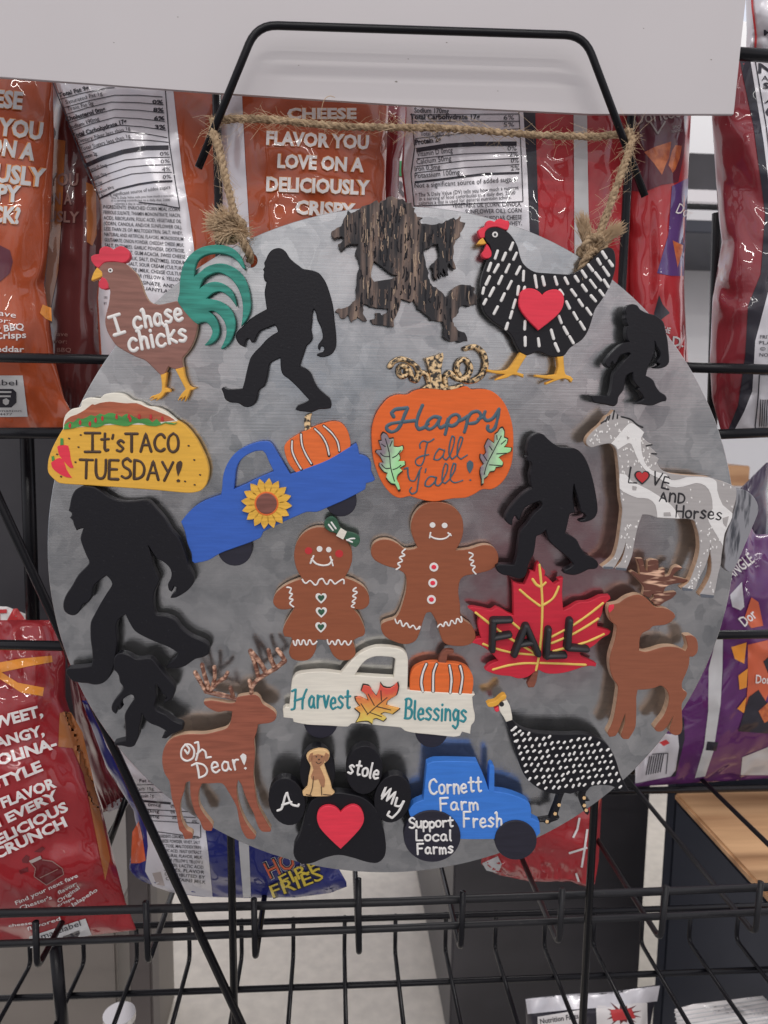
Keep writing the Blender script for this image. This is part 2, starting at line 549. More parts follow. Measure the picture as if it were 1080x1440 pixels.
class Magnet:
    """a cut and painted board held off the metal by magnets; outlines are unprojected onto the board's own front plane"""
    def __init__(self, name, label, cat, zoom, ref, front, thick=0.005, group=None):
        self.z = zoom; self.front = front; self.thick = thick
        c = on_disc(*zoom([ref])[0], 0.0)
        self.c = c
        self.root = empty(name, D_M @ Matrix.Translation((c.x, c.y, 0.0)), label, cat, group)
        self.last = {}

    RULES = (('pupil', 'eye'), ('button_centre', 'button'), ('heart_button_centre', 'heart_button'), ('pumpkin_', 'pumpkin'), ('leaf_', 'leaf'), ('bow_', 'bow'),
             ('dog_', 'dog'), ('sunflower_', 'sunflower'), ('petals', 'sunflower'), ('wheel_', 'wheel'), ('heart_outline', 'heart'), ('mane', 'body'), ('hoof', 'body'),
             ('chili_stalk', 'chili'), ('cream_topping_', 'cream_topping'), ('leg_', 'leg'))

    def home(self, name):
        for pre, part in self.RULES:
            if name.startswith(pre) and part in self.last and name != part: return self.last[part]
        return self.root

    def keep(self, name, o):
        self.last[name] = o
        return o

    def uv(self, pts, h, raw=False):
        out = []
        for x, y in (pts if raw else self.z(pts)):
            p = on_disc(x, y, h)
            out.append((p.x - self.c.x, p.y - self.c.y))
        return out

    def board(self, name, pts, material, dz=0.0, thick=None, holes=(), seg=3, bev=0.0004, corner=62, puck=None):
        top = self.front + dz
        bm = bmesh.new()
        o = rounded(self.uv(pts, top), seg=seg, corner=corner)
        hs = [rounded(self.uv(h, top), seg=seg, corner=corner) for h in holes]
        th = self.thick if thick is None else thick
        add_slab(bm, o, hs, top, th, bev)
        if puck:
            for p in puck:
                q = self.uv([p], top)[0]
                gap = top - th
                n = 20
                c1 = [bm.verts.new((q[0] + 0.005 * math.cos(2 * math.pi * i / n), q[1] + 0.005 * math.sin(2 * math.pi * i / n), gap)) for i in range(n)]
                c2 = [bm.verts.new((v.co.x, v.co.y, 0.0002)) for v in c1]
                for i in range(n): bm.faces.new((c1[i], c1[(i + 1) % n], c2[(i + 1) % n], c2[i]))
                bm.faces.new(c1); bm.faces.new(c2)
        if any(M[q] is material for q in RAW): material = (material, M['raw'])
        return self.keep(name, link_mesh(name, bm, material, self.home(name)))

    def blob(self, name, centre, rx, ry, material, dz=0.0, thick=None, rot=0, bev=0.0004, n=24):
        a = math.radians(rot)
        pts = []
        for i in range(n):
            t = 2 * math.pi * i / n
            x, y = rx * math.cos(t), ry * math.sin(t)
            pts.append((centre[0] + x * math.cos(a) - y * math.sin(a), centre[1] + x * math.sin(a) + y * math.cos(a)))
        return self.board(name, pts, material, dz, thick, seg=1, bev=bev)

    def patch(self, name, polys, material, dz, thick=0.0003, seg=2, corner=62):
        bm = bmesh.new()
        top = self.front + dz
        for p in polys:
            o = rounded(self.uv(p, top), seg=seg, corner=corner) if seg > 1 else self.uv(p, top)
            add_slab(bm, o, [], top, thick, 0.00008)
        return self.keep(name, link_mesh(name, bm, material, self.home(name)))

    def strokes(self, name, lines, width, material, dz=0.0, height=0.0005, raw=False, smooth=True, seg=5, taper=None, corner=75, split=False):
        """width in the zoom's own points"""
        if split:
            for l in lines: self.strokes(name, [l], width, material, dz, height, raw, smooth, seg, taper, corner)
            return
        bm = bmesh.new()
        w = width * (1.0 if raw else (self.z([(1, 0)])[0][0] - self.z([(0, 0)])[0][0])) * PX * 0.97
        top = self.front + dz - 0.00005
        for k, l in enumerate(lines):
            uv = self.uv(l, top, raw)
            if smooth and len(uv) > 2: uv = rounded(uv, closed=False, seg=seg, corner=corner)
            add_ribbon(bm, uv, w, top, height + 0.00002 * (k % 7), taper)
        return self.keep(name, link_mesh(name, bm, material, self.home(name), smooth=True))


GLY = {
    'I': (.5, [[(0, 1), (.5, 1)], [(.25, 1), (.25, 0)], [(0, 0), (.5, 0)]]),
    'c': (.46, [[(.46, .5), (.3, .62), (.08, .5), (0, .28), (.08, .06), (.28, 0), (.46, .1)]]),
    'h': (.46, [[(-.06, .92), (.02, 1), (.05, .9), (.06, .5), (.05, 0)], [(.06, .35), (.2, .56), (.37, .5), (.4, .3), (.42, 0)]]),
    'a': (.5, [[(.4, .5), (.2, .6), (.02, .4), (.03, .1), (.2, 0), (.36, .15), (.4, .5), (.4, .15), (.5, 0)]]),
    's': (.42, [[(.4, .52), (.22, .62), (.04, .48), (.2, .33), (.4, .18), (.24, 0), (0, .06)]]),
    'e': (.44, [[(.02, .3), (.4, .34), (.36, .55), (.2, .62), (.03, .45), (.03, .15), (.2, 0), (.44, .1)]]),
    'k': (.45, [[(-.05, .93), (.03, 1), (.05, .9), (.04, 0)], [(.42, .6), (.07, .28), (.45, 0)]]),
    'i': (.12, [[(.05, .58), (.05, 0)], [(.05, .8), (.05, .83)]]),
    't': (.42, [[(.2, .95), (.2, .15), (.28, 0), (.42, .07)], [(0, .63), (.42, .66)]]),
    "'": (.12, [[(.08, 1.05), (.04, .85)]]),
    'T': (.7, [[(0, 1), (.7, 1)], [(.36, 1), (.36, 0)]]),
    'A': (.62, [[(0, 0), (.3, 1), (.62, 0)], [(.12, .36), (.5, .36)]]),
    'C': (.6, [[(.6, .8), (.42, 1), (.15, .88), (0, .5), (.12, .12), (.38, 0), (.6, .14)]]),
    'O': (.62, [[(.31, 1), (.08, .82), (0, .45), (.1, .1), (.31, 0), (.54, .14), (.62, .5), (.52, .86), (.31, 1)]]),
    'U': (.56, [[(0, 1), (.02, .3), (.15, .02), (.42, .02), (.55, .3), (.56, 1)]]),
    'E': (.52, [[(.5, 1), (0, 1), (0, 0), (.52, 0)], [(0, .52), (.42, .52)]]),
    'S': (.5, [[(.48, .86), (.3, 1), (.05, .85), (.1, .6), (.43, .4), (.48, .15), (.24, 0), (0, .1)]]),
    'D': (.56, [[(0, 0), (0, 1)], [(0, 1), (.35, .92), (.56, .6), (.5, .2), (.25, .02), (0, 0)]]),
    'Y': (.6, [[(0, 1), (.3, .5)], [(.6, 1), (.14, 0)]]),
    'L': (.5, [[(0, 1), (0, 0), (.5, 0)]]),
    'V': (.58, [[(0, 1), (.28, 0), (.58, 1)]]),
    'N': (.5, [[(0, 0), (0, 1)], [(0, .7), (.25, 1), (.48, .8), (.5, 0)]]),
    'H': (.58, [[(0, 1), (0, 0)], [(.58, 1), (.58, 0)], [(0, .5), (.58, .52)]]),
    'o': (.46, [[(.23, .6), (.05, .5), (0, .28), (.08, .05), (.23, 0), (.4, .08), (.46, .32), (.38, .54), (.23, .6)]]),
    'r': (.36, [[(.03, .6), (.05, 0)], [(.05, .35), (.18, .57), (.36, .55)]]),
    'v': (.42, [[(0, .6), (.2, 0), (.42, .6)]]),
    'B': (.48, [[(0, 0), (.02, 1)], [(-.05, .96), (.2, 1.02), (.42, .92), (.36, .62), (.05, .53)], [(.05, .53), (.44, .46), (.5, .2), (.35, .02), (-.05, 0)]]),
    'l': (.14, [[(.05, 1), (.05, .1), (.12, 0)]]),
    'n': (.42, [[(.02, .6), (.02, 0)], [(.02, .38), (.2, .6), (.37, .5), (.42, 0)]]),
    'g': (.44, [[(.42, .5), (.2, .6), (.02, .35), (.15, .02), (.36, .18), (.43, .58), (.42, -.2), (.25, -.4), (.03, -.26)]]),
    'm': (.6, [[(.02, .6), (.02, 0)], [(.02, .4), (.15, .6), (.27, .45), (.28, 0)], [(.28, .4), (.42, .6), (.55, .45), (.58, 0)]]),
    'y': (.44, [[(0, .6), (.05, .25), (.2, .12), (.4, .35)], [(.42, .6), (.4, 0), (.28, -.35), (.05, -.3)]]),
    'p': (.42, [[(.02, .58), (.02, -.35)], [(.02, .4), (.2, .62), (.42, .45), (.38, .1), (.2, 0), (.02, .15)]]),
    'F': (.52, [[(0, 1), (0, 0)], [(0, 1), (.52, 1)], [(0, .54), (.4, .54)]]),
    'u': (.44, [[(0, .6), (.03, .12), (.2, 0), (.4, .2)], [(.42, .6), (.42, 0)]]),
}


def hand(text, start, end, cap, seed=1, slant=0.0, gap=.2):
    """hand lettering as pen strokes between two baseline points (picture y runs down)"""
    rnd = random.Random(seed)
    adv = []; x = 0
    for ch in text:
        if ch == ' ':
            x += .45; continue
        w, ls = GLY[ch]
        adv.append((x, w, ls)); x += w + gap
    total = x - gap
    s, e = Vector(start), Vector(end)
    d = (e - s) / total
    up = Vector((d.y, -d.x)).normalized() * cap
    out = []
    for x0, w, ls in adv:
        jy = rnd.uniform(-.04, .04); js = rnd.uniform(.94, 1.06)
        for l in ls:
            out.append([tuple(s + d * (x0 + px + slant * py) + up * (py * js + jy)) for px, py in l])
    return out
# ---------------------------------------------------------------- the galvanised disc
def circle_pts(c, r, n=160):
    return [(c[0] + r * math.cos(2 * math.pi * i / n), c[1] + r * math.sin(2 * math.pi * i / n)) for i in range(n)]


lft, rgt, tp, bt = on_disc(70.5, 745), on_disc(1031, 750), on_disc(560, 282), on_disc(555, 1232)
R = ((rgt.x - lft.x) + (tp.y - bt.y)) / 4
dc = ((lft.x + rgt.x) / 2, (tp.y + bt.y) / 2)
h1, h2 = on_disc(352, 366), on_disc(812, 392)
disc_root = empty('round_metal_board', D_M.copy(), 'large round galvanised metal board hanging from jute twine, covered in painted cutouts', 'metal board')
bm = bmesh.new()
outer = circle_pts(dc, R)
add_slab(bm, outer, [circle_pts(h1, 0.0043, 24), circle_pts(h2, 0.0043, 24)], 0.0, 0.0012, 0.0003)
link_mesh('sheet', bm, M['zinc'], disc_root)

# ---------------------------------------------------------------- the painted cutouts
heart_shape = [(0, -.62), (.1, -.82), (.3, -.98), (.58, -1.0), (.85, -.84), (1.0, -.5), (.95, -.15), (.72, .25), (.4, .62), (0, 1.0),
               (-.4, .62), (-.72, .25), (-.95, -.15), (-1.0, -.5), (-.85, -.84), (-.58, -1.0), (-.3, -.98), (-.1, -.82)]

# rooster
r = Magnet('rooster_cutout', 'brown rooster cutout with teal tail feathers and white lettering', 'cutout', Z(100, 320, 260 / 1080), (480, 600), 0.0075)
r.board('body', [(158, 240), (190, 205), (250, 199), (305, 205), (345, 235), (380, 270), (405, 320), (425, 380), (450, 425), (480, 445), (520, 450), (570, 440),
                 (615, 430), (640, 440), (690, 510), (737, 552), (735, 600), (722, 650), (700, 700), (670, 740), (650, 765), (655, 818), (610, 828), (568, 812), (545, 858), (525, 862),
                 (500, 840), (460, 800), (430, 775), (380, 755), (320, 725), (265, 690), (235, 650), (210, 605), (198, 550), (205, 500), (218, 450), (225, 400),
                 (225, 360), (195, 330), (178, 290)], M['rooster'], puck=[(450, 600)])
r.board('tail', [(622, 432), (632, 380), (635, 310), (645, 250), (670, 190), (710, 145), (770, 112), (840, 100), (900, 105), (950, 125), (985, 160), (1005, 200),
                 (1015, 240), (1000, 235), (975, 200), (930, 165), (870, 150), (800, 155), (750, 180), (725, 225), (718, 285), (750, 262), (790, 230), (850, 210), (910, 215), (970, 245),
                 (1010, 290), (1035, 350), (1048, 430), (1045, 490), (1020, 545), (992, 578), (1000, 530), (1003, 460), (990, 390), (960, 330), (915, 285), (860, 262),
                 (810, 275), (770, 305), (750, 357), (770, 340), (810, 320), (860, 318), (910, 340), (945, 380), (960, 420), (965, 462), (940, 425), (905, 390), (865, 373),
                 (825, 385), (790, 414), (820, 418), (870, 430), (915, 460), (945, 500), (960, 560), (950, 620), (920, 680), (880, 712), (875, 705), (900, 650), (907, 600),
                 (895, 550), (865, 510), (830, 488), (803, 490), (830, 510), (855, 550), (865, 600), (855, 645), (820, 680), (785, 690), (780, 685), (810, 650), (825, 610),
                 (815, 580), (790, 555), (760, 555), (735, 564), (690, 525), (645, 470)], M['teal'], dz=0.0002)
r.board('comb', [(160, 237), (140, 225), (118, 195), (115, 170), (135, 158), (162, 155), (168, 125), (195, 110), (225, 115), (245, 130), (265, 115), (295, 108),
                 (325, 125), (342, 155), (340, 180), (322, 200), (300, 207), (250, 200), (195, 205), (170, 228)], M['comb'], dz=0.0002)
r.board('beak', [(150, 233), (180, 258), (182, 285), (155, 298), (120, 312), (118, 300), (130, 265)], M['yellow'], dz=0.0003)
r.board('wattle', [(180, 288), (202, 300), (218, 330), (218, 355), (190, 362), (165, 350), (160, 325), (170, 305)], M['comb'], dz=0.0003)
r.board('leg', [(522, 860), (560, 846), (553, 900), (548, 935), (575, 945), (580, 962), (550, 965), (535, 985), (510, 1005), (496, 1012), (505, 995), (480, 1005), (463, 1012),
                (485, 990), (455, 1002), (470, 985), (500, 975), (525, 960), (530, 920)], M['yellow'], dz=0.0002)
r.board('leg', [(608, 828), (656, 814), (665, 870), (690, 925), (725, 938), (715, 948), (695, 950), (685, 980), (672, 1005), (663, 1018), (668, 985), (640, 1015),
                (650, 990), (622, 1012), (635, 985), (650, 965), (668, 945), (640, 890)], M['yellow'], dz=0.0002)
r.blob('eye', (229, 250), 14, 13, M['white'], 0.0004, 0.0004, bev=.0001)
r.blob('pupil', (228, 249), 6, 6, M['ink'], 0.0006, 0.0002, bev=.00005)
r.strokes('lettering', hand('I', (252, 627), (312, 608), 108, 3) + hand('chase', (372, 592), (652, 542), 112, 4), 19, M['white'])
r.strokes('lettering', hand('chicks', (345, 725), (678, 662), 112, 5), 19, M['white'])

BF = 'black striding figure cutouts on the round metal board'
f1 = [(490, 100), (525, 108), (555, 135), (575, 170), (610, 205), (650, 235), (680, 258), (740, 268), (800, 290), (835, 330), (858, 370), (880, 430), (905, 520),
      (915, 580), (922, 660), (932, 740), (935, 830), (925, 870), (900, 905), (860, 925), (820, 930), (785, 918), (790, 905), (830, 890), (842, 870), (835, 850),
      (815, 850), (808, 880), (795, 865), (795, 840), (810, 815), (828, 790), (830, 760), (815, 700), (790, 650), (780, 600), (765, 565), (755, 590), (752, 660),
      (745, 720), (755, 780), (740, 815), (710, 845), (690, 900), (665, 975), (658, 1000), (700, 1015), (740, 1050), (765, 1110), (800, 1170), (850, 1215),
      (885, 1245), (898, 1290), (890, 1320), (850, 1325), (800, 1328), (745, 1350), (700, 1345), (650, 1340), (622, 1328), (640, 1300), (690, 1280), (730, 1258),
      (690, 1215), (630, 1150), (570, 1095), (530, 1065), (512, 1020), (508, 935), (470, 955), (430, 980), (418, 1030), (405, 1100), (385, 1155), (355, 1175),
      (340, 1200), (330, 1250), (310, 1290), (270, 1310), (230, 1305), (190, 1280), (130, 1275), (90, 1250), (75, 1205), (60, 1170), (75, 1158), (100, 1175),
      (160, 1175), (220, 1170), (235, 1120), (250, 1050), (270, 970), (285, 930), (320, 885), (360, 845), (400, 800), (450, 760), (490, 738), (480, 705),
      (465, 685), (420, 705), (360, 730), (335, 760), (310, 815), (290, 820), (275, 795), (260, 790), (245, 810), (238, 855), (200, 835), (175, 800), (170, 765),
      (190, 725), (230, 690), (280, 640), (340, 600), (405, 565), (395, 500), (388, 440), (395, 395), (405, 355), (390, 350), (380, 310), (385, 280), (375, 265),
      (390, 240), (385, 215), (400, 185), (415, 150), (445, 115)]
f2 = [(540, 135), (590, 150), (620, 190), (680, 225), (740, 245), (790, 258), (850, 300), (880, 340), (900, 430), (920, 520), (930, 620), (938, 720), (935, 770),
      (905, 810), (850, 832), (790, 835), (780, 822), (820, 810), (838, 790), (815, 778), (805, 760), (840, 700), (830, 650), (795, 590), (780, 530), (785, 600),
      (770, 680), (740, 760), (720, 800), (700, 850), (685, 915), (730, 935), (770, 970), (795, 1030), (840, 1090), (890, 1120), (912, 1160), (900, 1190),
      (860, 1195), (810, 1215), (760, 1235), (690, 1235), (640, 1225), (570, 1222), (590, 1200), (640, 1175), (660, 1160), (640, 1120), (590, 1062), (610, 1045),
      (570, 1005), (545, 960), (540, 880), (500, 895), (470, 920), (455, 1000), (440, 1070), (410, 1110), (385, 1150), (375, 1210), (340, 1245), (300, 1240),
      (240, 1225), (170, 1215), (110, 1195), (85, 1130), (130, 1130), (200, 1130), (290, 1130), (310, 1070), (325, 980), (340, 890), (380, 830), (430, 770),
      (500, 700), (515, 680), (500, 665), (440, 680), (400, 700), (370, 760), (345, 795), (330, 785), (320, 760), (300, 790), (295, 830), (260, 815), (240, 780),
      (260, 730), (310, 670), (370, 610), (440, 560), (500, 545), (480, 520), (470, 450), (480, 380), (490, 370), (470, 340), (465, 300), (455, 290), (465, 250),
      (455, 210), (475, 170), (500, 145)]
f3 = [(435, 110), (480, 120), (510, 150), (550, 185), (610, 220), (680, 228), (740, 235), (790, 275), (830, 340), (865, 440), (885, 520), (900, 600), (912, 680),
      (912, 740), (890, 785), (850, 810), (800, 822), (768, 818), (775, 805), (808, 795), (820, 775), (806, 752), (782, 742), (770, 690), (752, 620), (735, 560), (724, 515),
      (718, 570), (716, 630), (724, 690), (735, 745), (710, 748), (690, 755), (670, 850), (655, 910), (700, 930), (745, 960), (775, 1020), (820, 1080), (870, 1105),
      (910, 1135), (918, 1170), (895, 1195), (840, 1200), (790, 1225), (730, 1245), (680, 1240), (642, 1228), (650, 1205), (700, 1180), (720, 1160), (690, 1120),
      (620, 1060), (560, 1010), (520, 960), (500, 885), (460, 920), (425, 935), (415, 1000), (400, 1080), (375, 1130), (355, 1180), (345, 1230), (320, 1265),
      (280, 1275), (240, 1262), (200, 1250), (150, 1240), (110, 1210), (98, 1175), (120, 1160), (180, 1160), (245, 1165), (262, 1120), (275, 1040), (285, 960),
      (300, 890), (350, 830), (400, 760), (460, 705), (470, 675), (450, 652), (400, 670), (340, 700), (310, 745), (290, 800), (275, 805), (265, 780), (250, 770),
      (235, 800), (232, 848), (200, 835), (175, 805), (178, 770), (210, 710), (260, 650), (320, 590), (385, 548), (375, 500), (370, 440), (385, 380), (378, 342),
      (352, 330), (342, 300), (352, 290), (345, 250), (352, 220), (362, 170), (390, 130)]
f4 = [(215, 52), (260, 55), (300, 75), (340, 105), (400, 128), (470, 130), (545, 126), (590, 170), (630, 215), (670, 280), (705, 320), (735, 390), (755, 460),
      (780, 510), (785, 550), (755, 590), (720, 615), (690, 630), (663, 632), (670, 615), (692, 600), (697, 580), (682, 570), (670, 600), (655, 590), (650, 560),
      (665, 530), (668, 500), (655, 470), (620, 440), (592, 428), (560, 380), (545, 355), (565, 420), (575, 470), (605, 540), (598, 560), (580, 600), (575, 650),
      (580, 700), (590, 720), (640, 725), (690, 750), (720, 790), (770, 830), (830, 855), (860, 880), (862, 920), (830, 940), (790, 950), (740, 985), (690, 998),
      (640, 995), (650, 975), (690, 945), (705, 920), (660, 890), (600, 865), (540, 840), (480, 805), (450, 760), (430, 718), (390, 750), (380, 790), (385, 860),
      (380, 920), (375, 960), (365, 1000), (345, 1045), (310, 1075), (270, 1083), (230, 1075), (190, 1072), (150, 1060), (120, 1020), (125, 1000), (150, 995),
      (200, 992), (250, 985), (258, 960), (255, 900), (248, 850), (248, 760), (270, 715), (300, 660), (330, 610), (360, 560), (345, 530), (330, 517), (290, 545),
      (262, 575), (255, 620), (235, 655), (220, 660), (205, 670), (195, 695), (170, 720), (140, 720), (112, 700), (105, 665), (118, 620), (150, 570), (185, 510),  # unseen slab added over the floor to darken the disc's lower reflection
      (240, 450), (225, 410), (205, 360), (195, 320), (210, 270), (190, 275), (175, 282), (160, 250), (155, 230), (140, 215), (150, 200), (148, 190), (133, 178),
      (140, 150), (148, 110), (165, 75), (190, 57)]
f5 = [(390, 922), (415, 918), (450, 930), (490, 950), (560, 945), (590, 975), (625, 1020), (660, 1060), (685, 1090), (685, 1120), (675, 1150), (650, 1170),
      (630, 1178), (630, 1165), (645, 1155), (635, 1140), (622, 1130), (605, 1100), (590, 1082), (585, 1090), (590, 1150), (580, 1190), (590, 1215), (640, 1240), (680, 1270),
      (725, 1290), (728, 1315), (700, 1330), (670, 1340), (640, 1362), (618, 1360), (625, 1345), (645, 1325), (600, 1300), (560, 1285), (530, 1260), (515, 1230),
      (510, 1270), (500, 1310), (500, 1345), (490, 1370), (475, 1400), (450, 1408), (410, 1400), (375, 1400), (370, 1385), (395, 1378), (430, 1370), (430, 1330),
      (428, 1290), (425, 1240), (445, 1200), (475, 1160), (470, 1140), (455, 1135), (420, 1155), (405, 1185), (410, 1205), (395, 1215), (390, 1195), (380, 1235),
      (360, 1220), (357, 1195), (370, 1165), (400, 1130), (418, 1100), (400, 1070), (395, 1040), (385, 1020), (370, 1005), (368, 960), (375, 935)]
for nm, pts, zz, ref, fr, th, lab in (
        ('', f1, Z(300, 330, 200 / 1080), (560, 700), 0.0068, 0.005, 'black striding ape figure beside the teal rooster tail, above the blue truck'),
        ('', f2, Z(820, 410, 140 / 1080), (620, 700), 0.0125, 0.006, 'small black striding ape figure right of the spotted hen, above the grey horse'),
        ('', f3, Z(680, 590, 190 / 1080), (540, 700), 0.0125, 0.006, 'black striding ape figure between the big pumpkin and the grey horse'),
        ('', f4, Z(60, 670, 260 / 960), (400, 500), 0.0105, 0.006, 'largest black striding ape figure, right below the yellow taco'),
        ('', f5, Z(60, 670, 260 / 960), (520, 1120), 0.0150, 0.006, 'smallest black striding ape figure, under the largest one\'s raised foot')):
    b = Magnet('ape_figure_cutout', lab, 'cutout', zz, ref, fr, th, BF)
    b.board('body', pts, M['black'], bev=0.00055, puck=[ref])

# bear
b = Magnet('bear_cutout', 'bear cutout streaked like dark bark at the top of the board', 'cutout', Z(460, 270, 230 / 1080), (420, 420), 0.0075)
bear_pts = [(230, 95), (290, 75), (330, 55), (340, 75), (360, 60), (400, 35), (430, 30), (450, 40), (500, 45), (530, 75), (555, 70), (560, 95), (580, 105),
                 (575, 120), (590, 160), (630, 170), (610, 185), (620, 205), (700, 215), (760, 205), (800, 185), (835, 165), (850, 180), (880, 158), (880, 195),
                 (912, 205), (905, 235), (890, 260), (870, 300), (850, 310), (835, 380), (830, 450), (845, 480), (850, 510), (820, 490), (805, 470), (790, 490),
                 (805, 550), (785, 545), (765, 505), (770, 560), (750, 530), (745, 575), (725, 540), (725, 580), (705, 560), (700, 500), (680, 500), (700, 470),
                 (740, 430), (745, 400), (735, 340), (700, 350), (640, 385), (635, 400), (650, 460), (665, 520), (670, 570), (690, 610), (730, 640), (780, 690),
                 (810, 680), (820, 650), (850, 625), (900, 608), (950, 615), (980, 640), (970, 660), (990, 690), (985, 720), (990, 745), (965, 740), (940, 755),
                 (910, 745), (880, 760), (860, 810), (830, 835), (835, 870), (860, 910), (910, 930), (922, 960), (928, 985), (900, 985), (880, 995), (860, 985),
                 (830, 990), (800, 985), (775, 965), (770, 930), (775, 890), (760, 855), (690, 850), (640, 800), (600, 770), (585, 735), (575, 705), (560, 730),
                 (530, 720), (485, 705), (480, 760), (465, 800), (440, 840), (440, 890), (400, 890), (380, 880), (350, 880), (300, 870), (285, 845), (315, 835),
                 (320, 800), (350, 800), (355, 815), (400, 800), (405, 770), (330, 770), (260, 745), (240, 740), (235, 800), (265, 850), (230, 850), (200, 820),
                 (195, 840), (160, 860), (135, 810), (115, 835), (90, 835), (80, 800), (50, 790), (75, 770), (130, 760), (185, 715), (190, 640), (200, 560),
                 (215, 470), (200, 430), (185, 400), (195, 370), (205, 345), (150, 345), (120, 365), (90, 385), (70, 345), (90, 335), (110, 310), (95, 290),
                 (50, 305), (25, 280), (30, 260), (60, 235), (90, 225), (105, 190), (130, 155), (140, 120), (160, 140), (200, 120)]
bear_hole = [(310, 455), (370, 500), (430, 545), (468, 550), (430, 572), (380, 580), (312, 592), (290, 560), (297, 500)]
def inside(pt, poly):
    x, y = pt; c = False
    for i in range(len(poly)):
        x1, y1 = poly[i - 1]; x2, y2 = poly[i]
        if (y1 > y) != (y2 > y) and x < (x2 - x1) * (y - y1) / (y2 - y1) + x1: c = not c
    return c
rr = random.Random(21); rag = []
for i, q in enumerate(bear_pts):
    n_ = bear_pts[(i + 1) % len(bear_pts)]
    rag.append((q[0] + rr.uniform(-3, 3), q[1] + rr.uniform(-3, 3)))
    if math.hypot(n_[0] - q[0], n_[1] - q[1]) > 34:
        for t_ in (.35, .68):
            rag.append((q[0] + (n_[0] - q[0]) * t_ + rr.uniform(-5, 5), q[1] + (n_[1] - q[1]) * t_ + rr.uniform(-5, 5)))
b.board('body', rag, M['bark'], seg=2, bev=0.0002,
        holes=[bear_hole], puck=[(420, 300)])
for nm_, mt_, n_, wd in (('dark_bark_streaks', 'black', 120, 9), ('brown_bark_streaks', 'barkbrown', 90, 6), ('tan_bark_streaks', 'barktan', 55, 6)):
    ls = []
    while len(ls) < n_:
        x, y = rr.uniform(30, 990), rr.uniform(35, 985); L = rr.uniform(18, 95)
        l_ = [(x, y), (x + rr.uniform(-4, 4), y + L * .5), (x + rr.uniform(-7, 7), y + L)]
        if all(inside((q[0] + dx, q[1] + dy), rag) and not inside((q[0] + dx, q[1] + dy), bear_hole) for q in l_ for dx, dy in ((7, 0), (-7, 0), (0, 9), (0, -9))): ls.append(l_)
    b.strokes(nm_, ls, wd, M[mt_], height=0.0003)

# hen
h = Magnet('hen_cutout', 'black hen cutout with white dashes and a red heart', 'cutout', Z(660, 290, 220 / 1080), (500, 700), 0.0115)
h.board('body', [(105, 200), (110, 170), (135, 148), (180, 142), (230, 155), (275, 185), (310, 230), (335, 280), (350, 340), (370, 390), (410, 430), (460, 455),
                 (540, 462), (620, 468), (700, 470), (750, 450), (800, 415), (860, 360), (910, 310), (950, 285), (985, 290), (1005, 320), (1012, 400),
                 (1000, 470), (970, 550), (920, 640), (870, 710), (845, 790), (820, 860), (780, 920), (720, 960), (690, 985), (665, 1020), (640, 1040),
                 (600, 1042), (550, 1035), (510, 1015), (470, 1005), (430, 1020), (395, 1030), (355, 1010), (320, 950), (290, 890), (240, 845), (170, 800),
                 (110, 740), (90, 690), (80, 600), (85, 500), (110, 420), (135, 350), (150, 310), (140, 270), (115, 240)], M['black'], puck=[(400, 700)])
h.board('comb', [(80, 220), (65, 200), (62, 165), (85, 150), (110, 140), (120, 105), (150, 98), (175, 108), (190, 92), (215, 85), (240, 95), (270, 100),
                 (278, 130), (265, 165), (240, 160), (190, 143), (140, 150), (112, 175), (107, 215)], M['red'], dz=0.0002)
h.board('beak', [(55, 262), (75, 230), (95, 218), (118, 258), (85, 265)], M['yellow'], dz=0.0003)
h.board('wattle', [(120, 258), (140, 285), (155, 320), (150, 350), (120, 362), (92, 350), (88, 325), (105, 300)], M['red'], dz=0.0003)
h.blob('eye', (178, 195), 20, 20, M['white'], 0.0004, 0.0005, bev=.0001)
h.blob('pupil', (178, 195), 9, 10, M['ink'], 0.0006, 0.0003, bev=.00005)
h.board('leg', [(352, 1010), (397, 1032), (360, 1090), (330, 1145), (375, 1160), (375, 1185), (340, 1170), (300, 1165), (260, 1185), (180, 1203), (190, 1190), (250, 1160),
                (180, 1155), (120, 1140), (125, 1125), (180, 1135), (260, 1130), (300, 1090)], M['yellow'], dz=0.0002)
h.board('leg', [(606, 1040), (651, 1034), (655, 1100), (665, 1160), (700, 1175), (718, 1195), (705, 1218), (690, 1200), (650, 1190), (600, 1205), (530, 1233), (530, 1218),
                (585, 1195), (520, 1190), (455, 1178), (460, 1162), (530, 1168), (600, 1160), (615, 1110)], M['yellow'], dz=0.0002)
dash = [(300, 255, 282, 300), (195, 310, 178, 360), (250, 325, 230, 372), (325, 325, 305, 368), (148, 395, 130, 445), (200, 405, 172, 455), (275, 405, 252, 455), (350, 420, 325, 468),
        (375, 450, 372, 512), (140, 487, 115, 540), (225, 485, 202, 535), (290, 520, 265, 570), (100, 565, 92, 602), (168, 565, 140, 620), (340, 555, 333, 610), (382, 560, 378, 575),
        (115, 645, 100, 675), (242, 605, 220, 652), (318, 648, 302, 702), (195, 695, 170, 742), (295, 728, 282, 772), (265, 808, 253, 848), (385, 795, 382, 850), (385, 905, 386, 962),
        (476, 915, 482, 965), (452, 480, 465, 560), (505, 488, 518, 545), (590, 490, 605, 540), (660, 495, 680, 535), (730, 485, 752, 518), (778, 447, 805, 490), (822, 405, 852, 445),
        (885, 365, 905, 400), (918, 315, 945, 358), (965, 378, 988, 412), (925, 422, 963, 478), (870, 460, 908, 510), (835, 512, 872, 562), (930, 510, 960, 558), (900, 582, 925, 615),
        (780, 545, 808, 585), (840, 618, 872, 655), (705, 577, 735, 618), (755, 647, 782, 688), (810, 705, 840, 748), (670, 660, 692, 705), (720, 735, 745, 780), (765, 800, 795, 850),
        (618, 760, 635, 805), (652, 835, 678, 882), (692, 900, 718, 945), (565, 855, 582, 915), (592, 948, 615, 1000), (625, 580, 645, 610)]
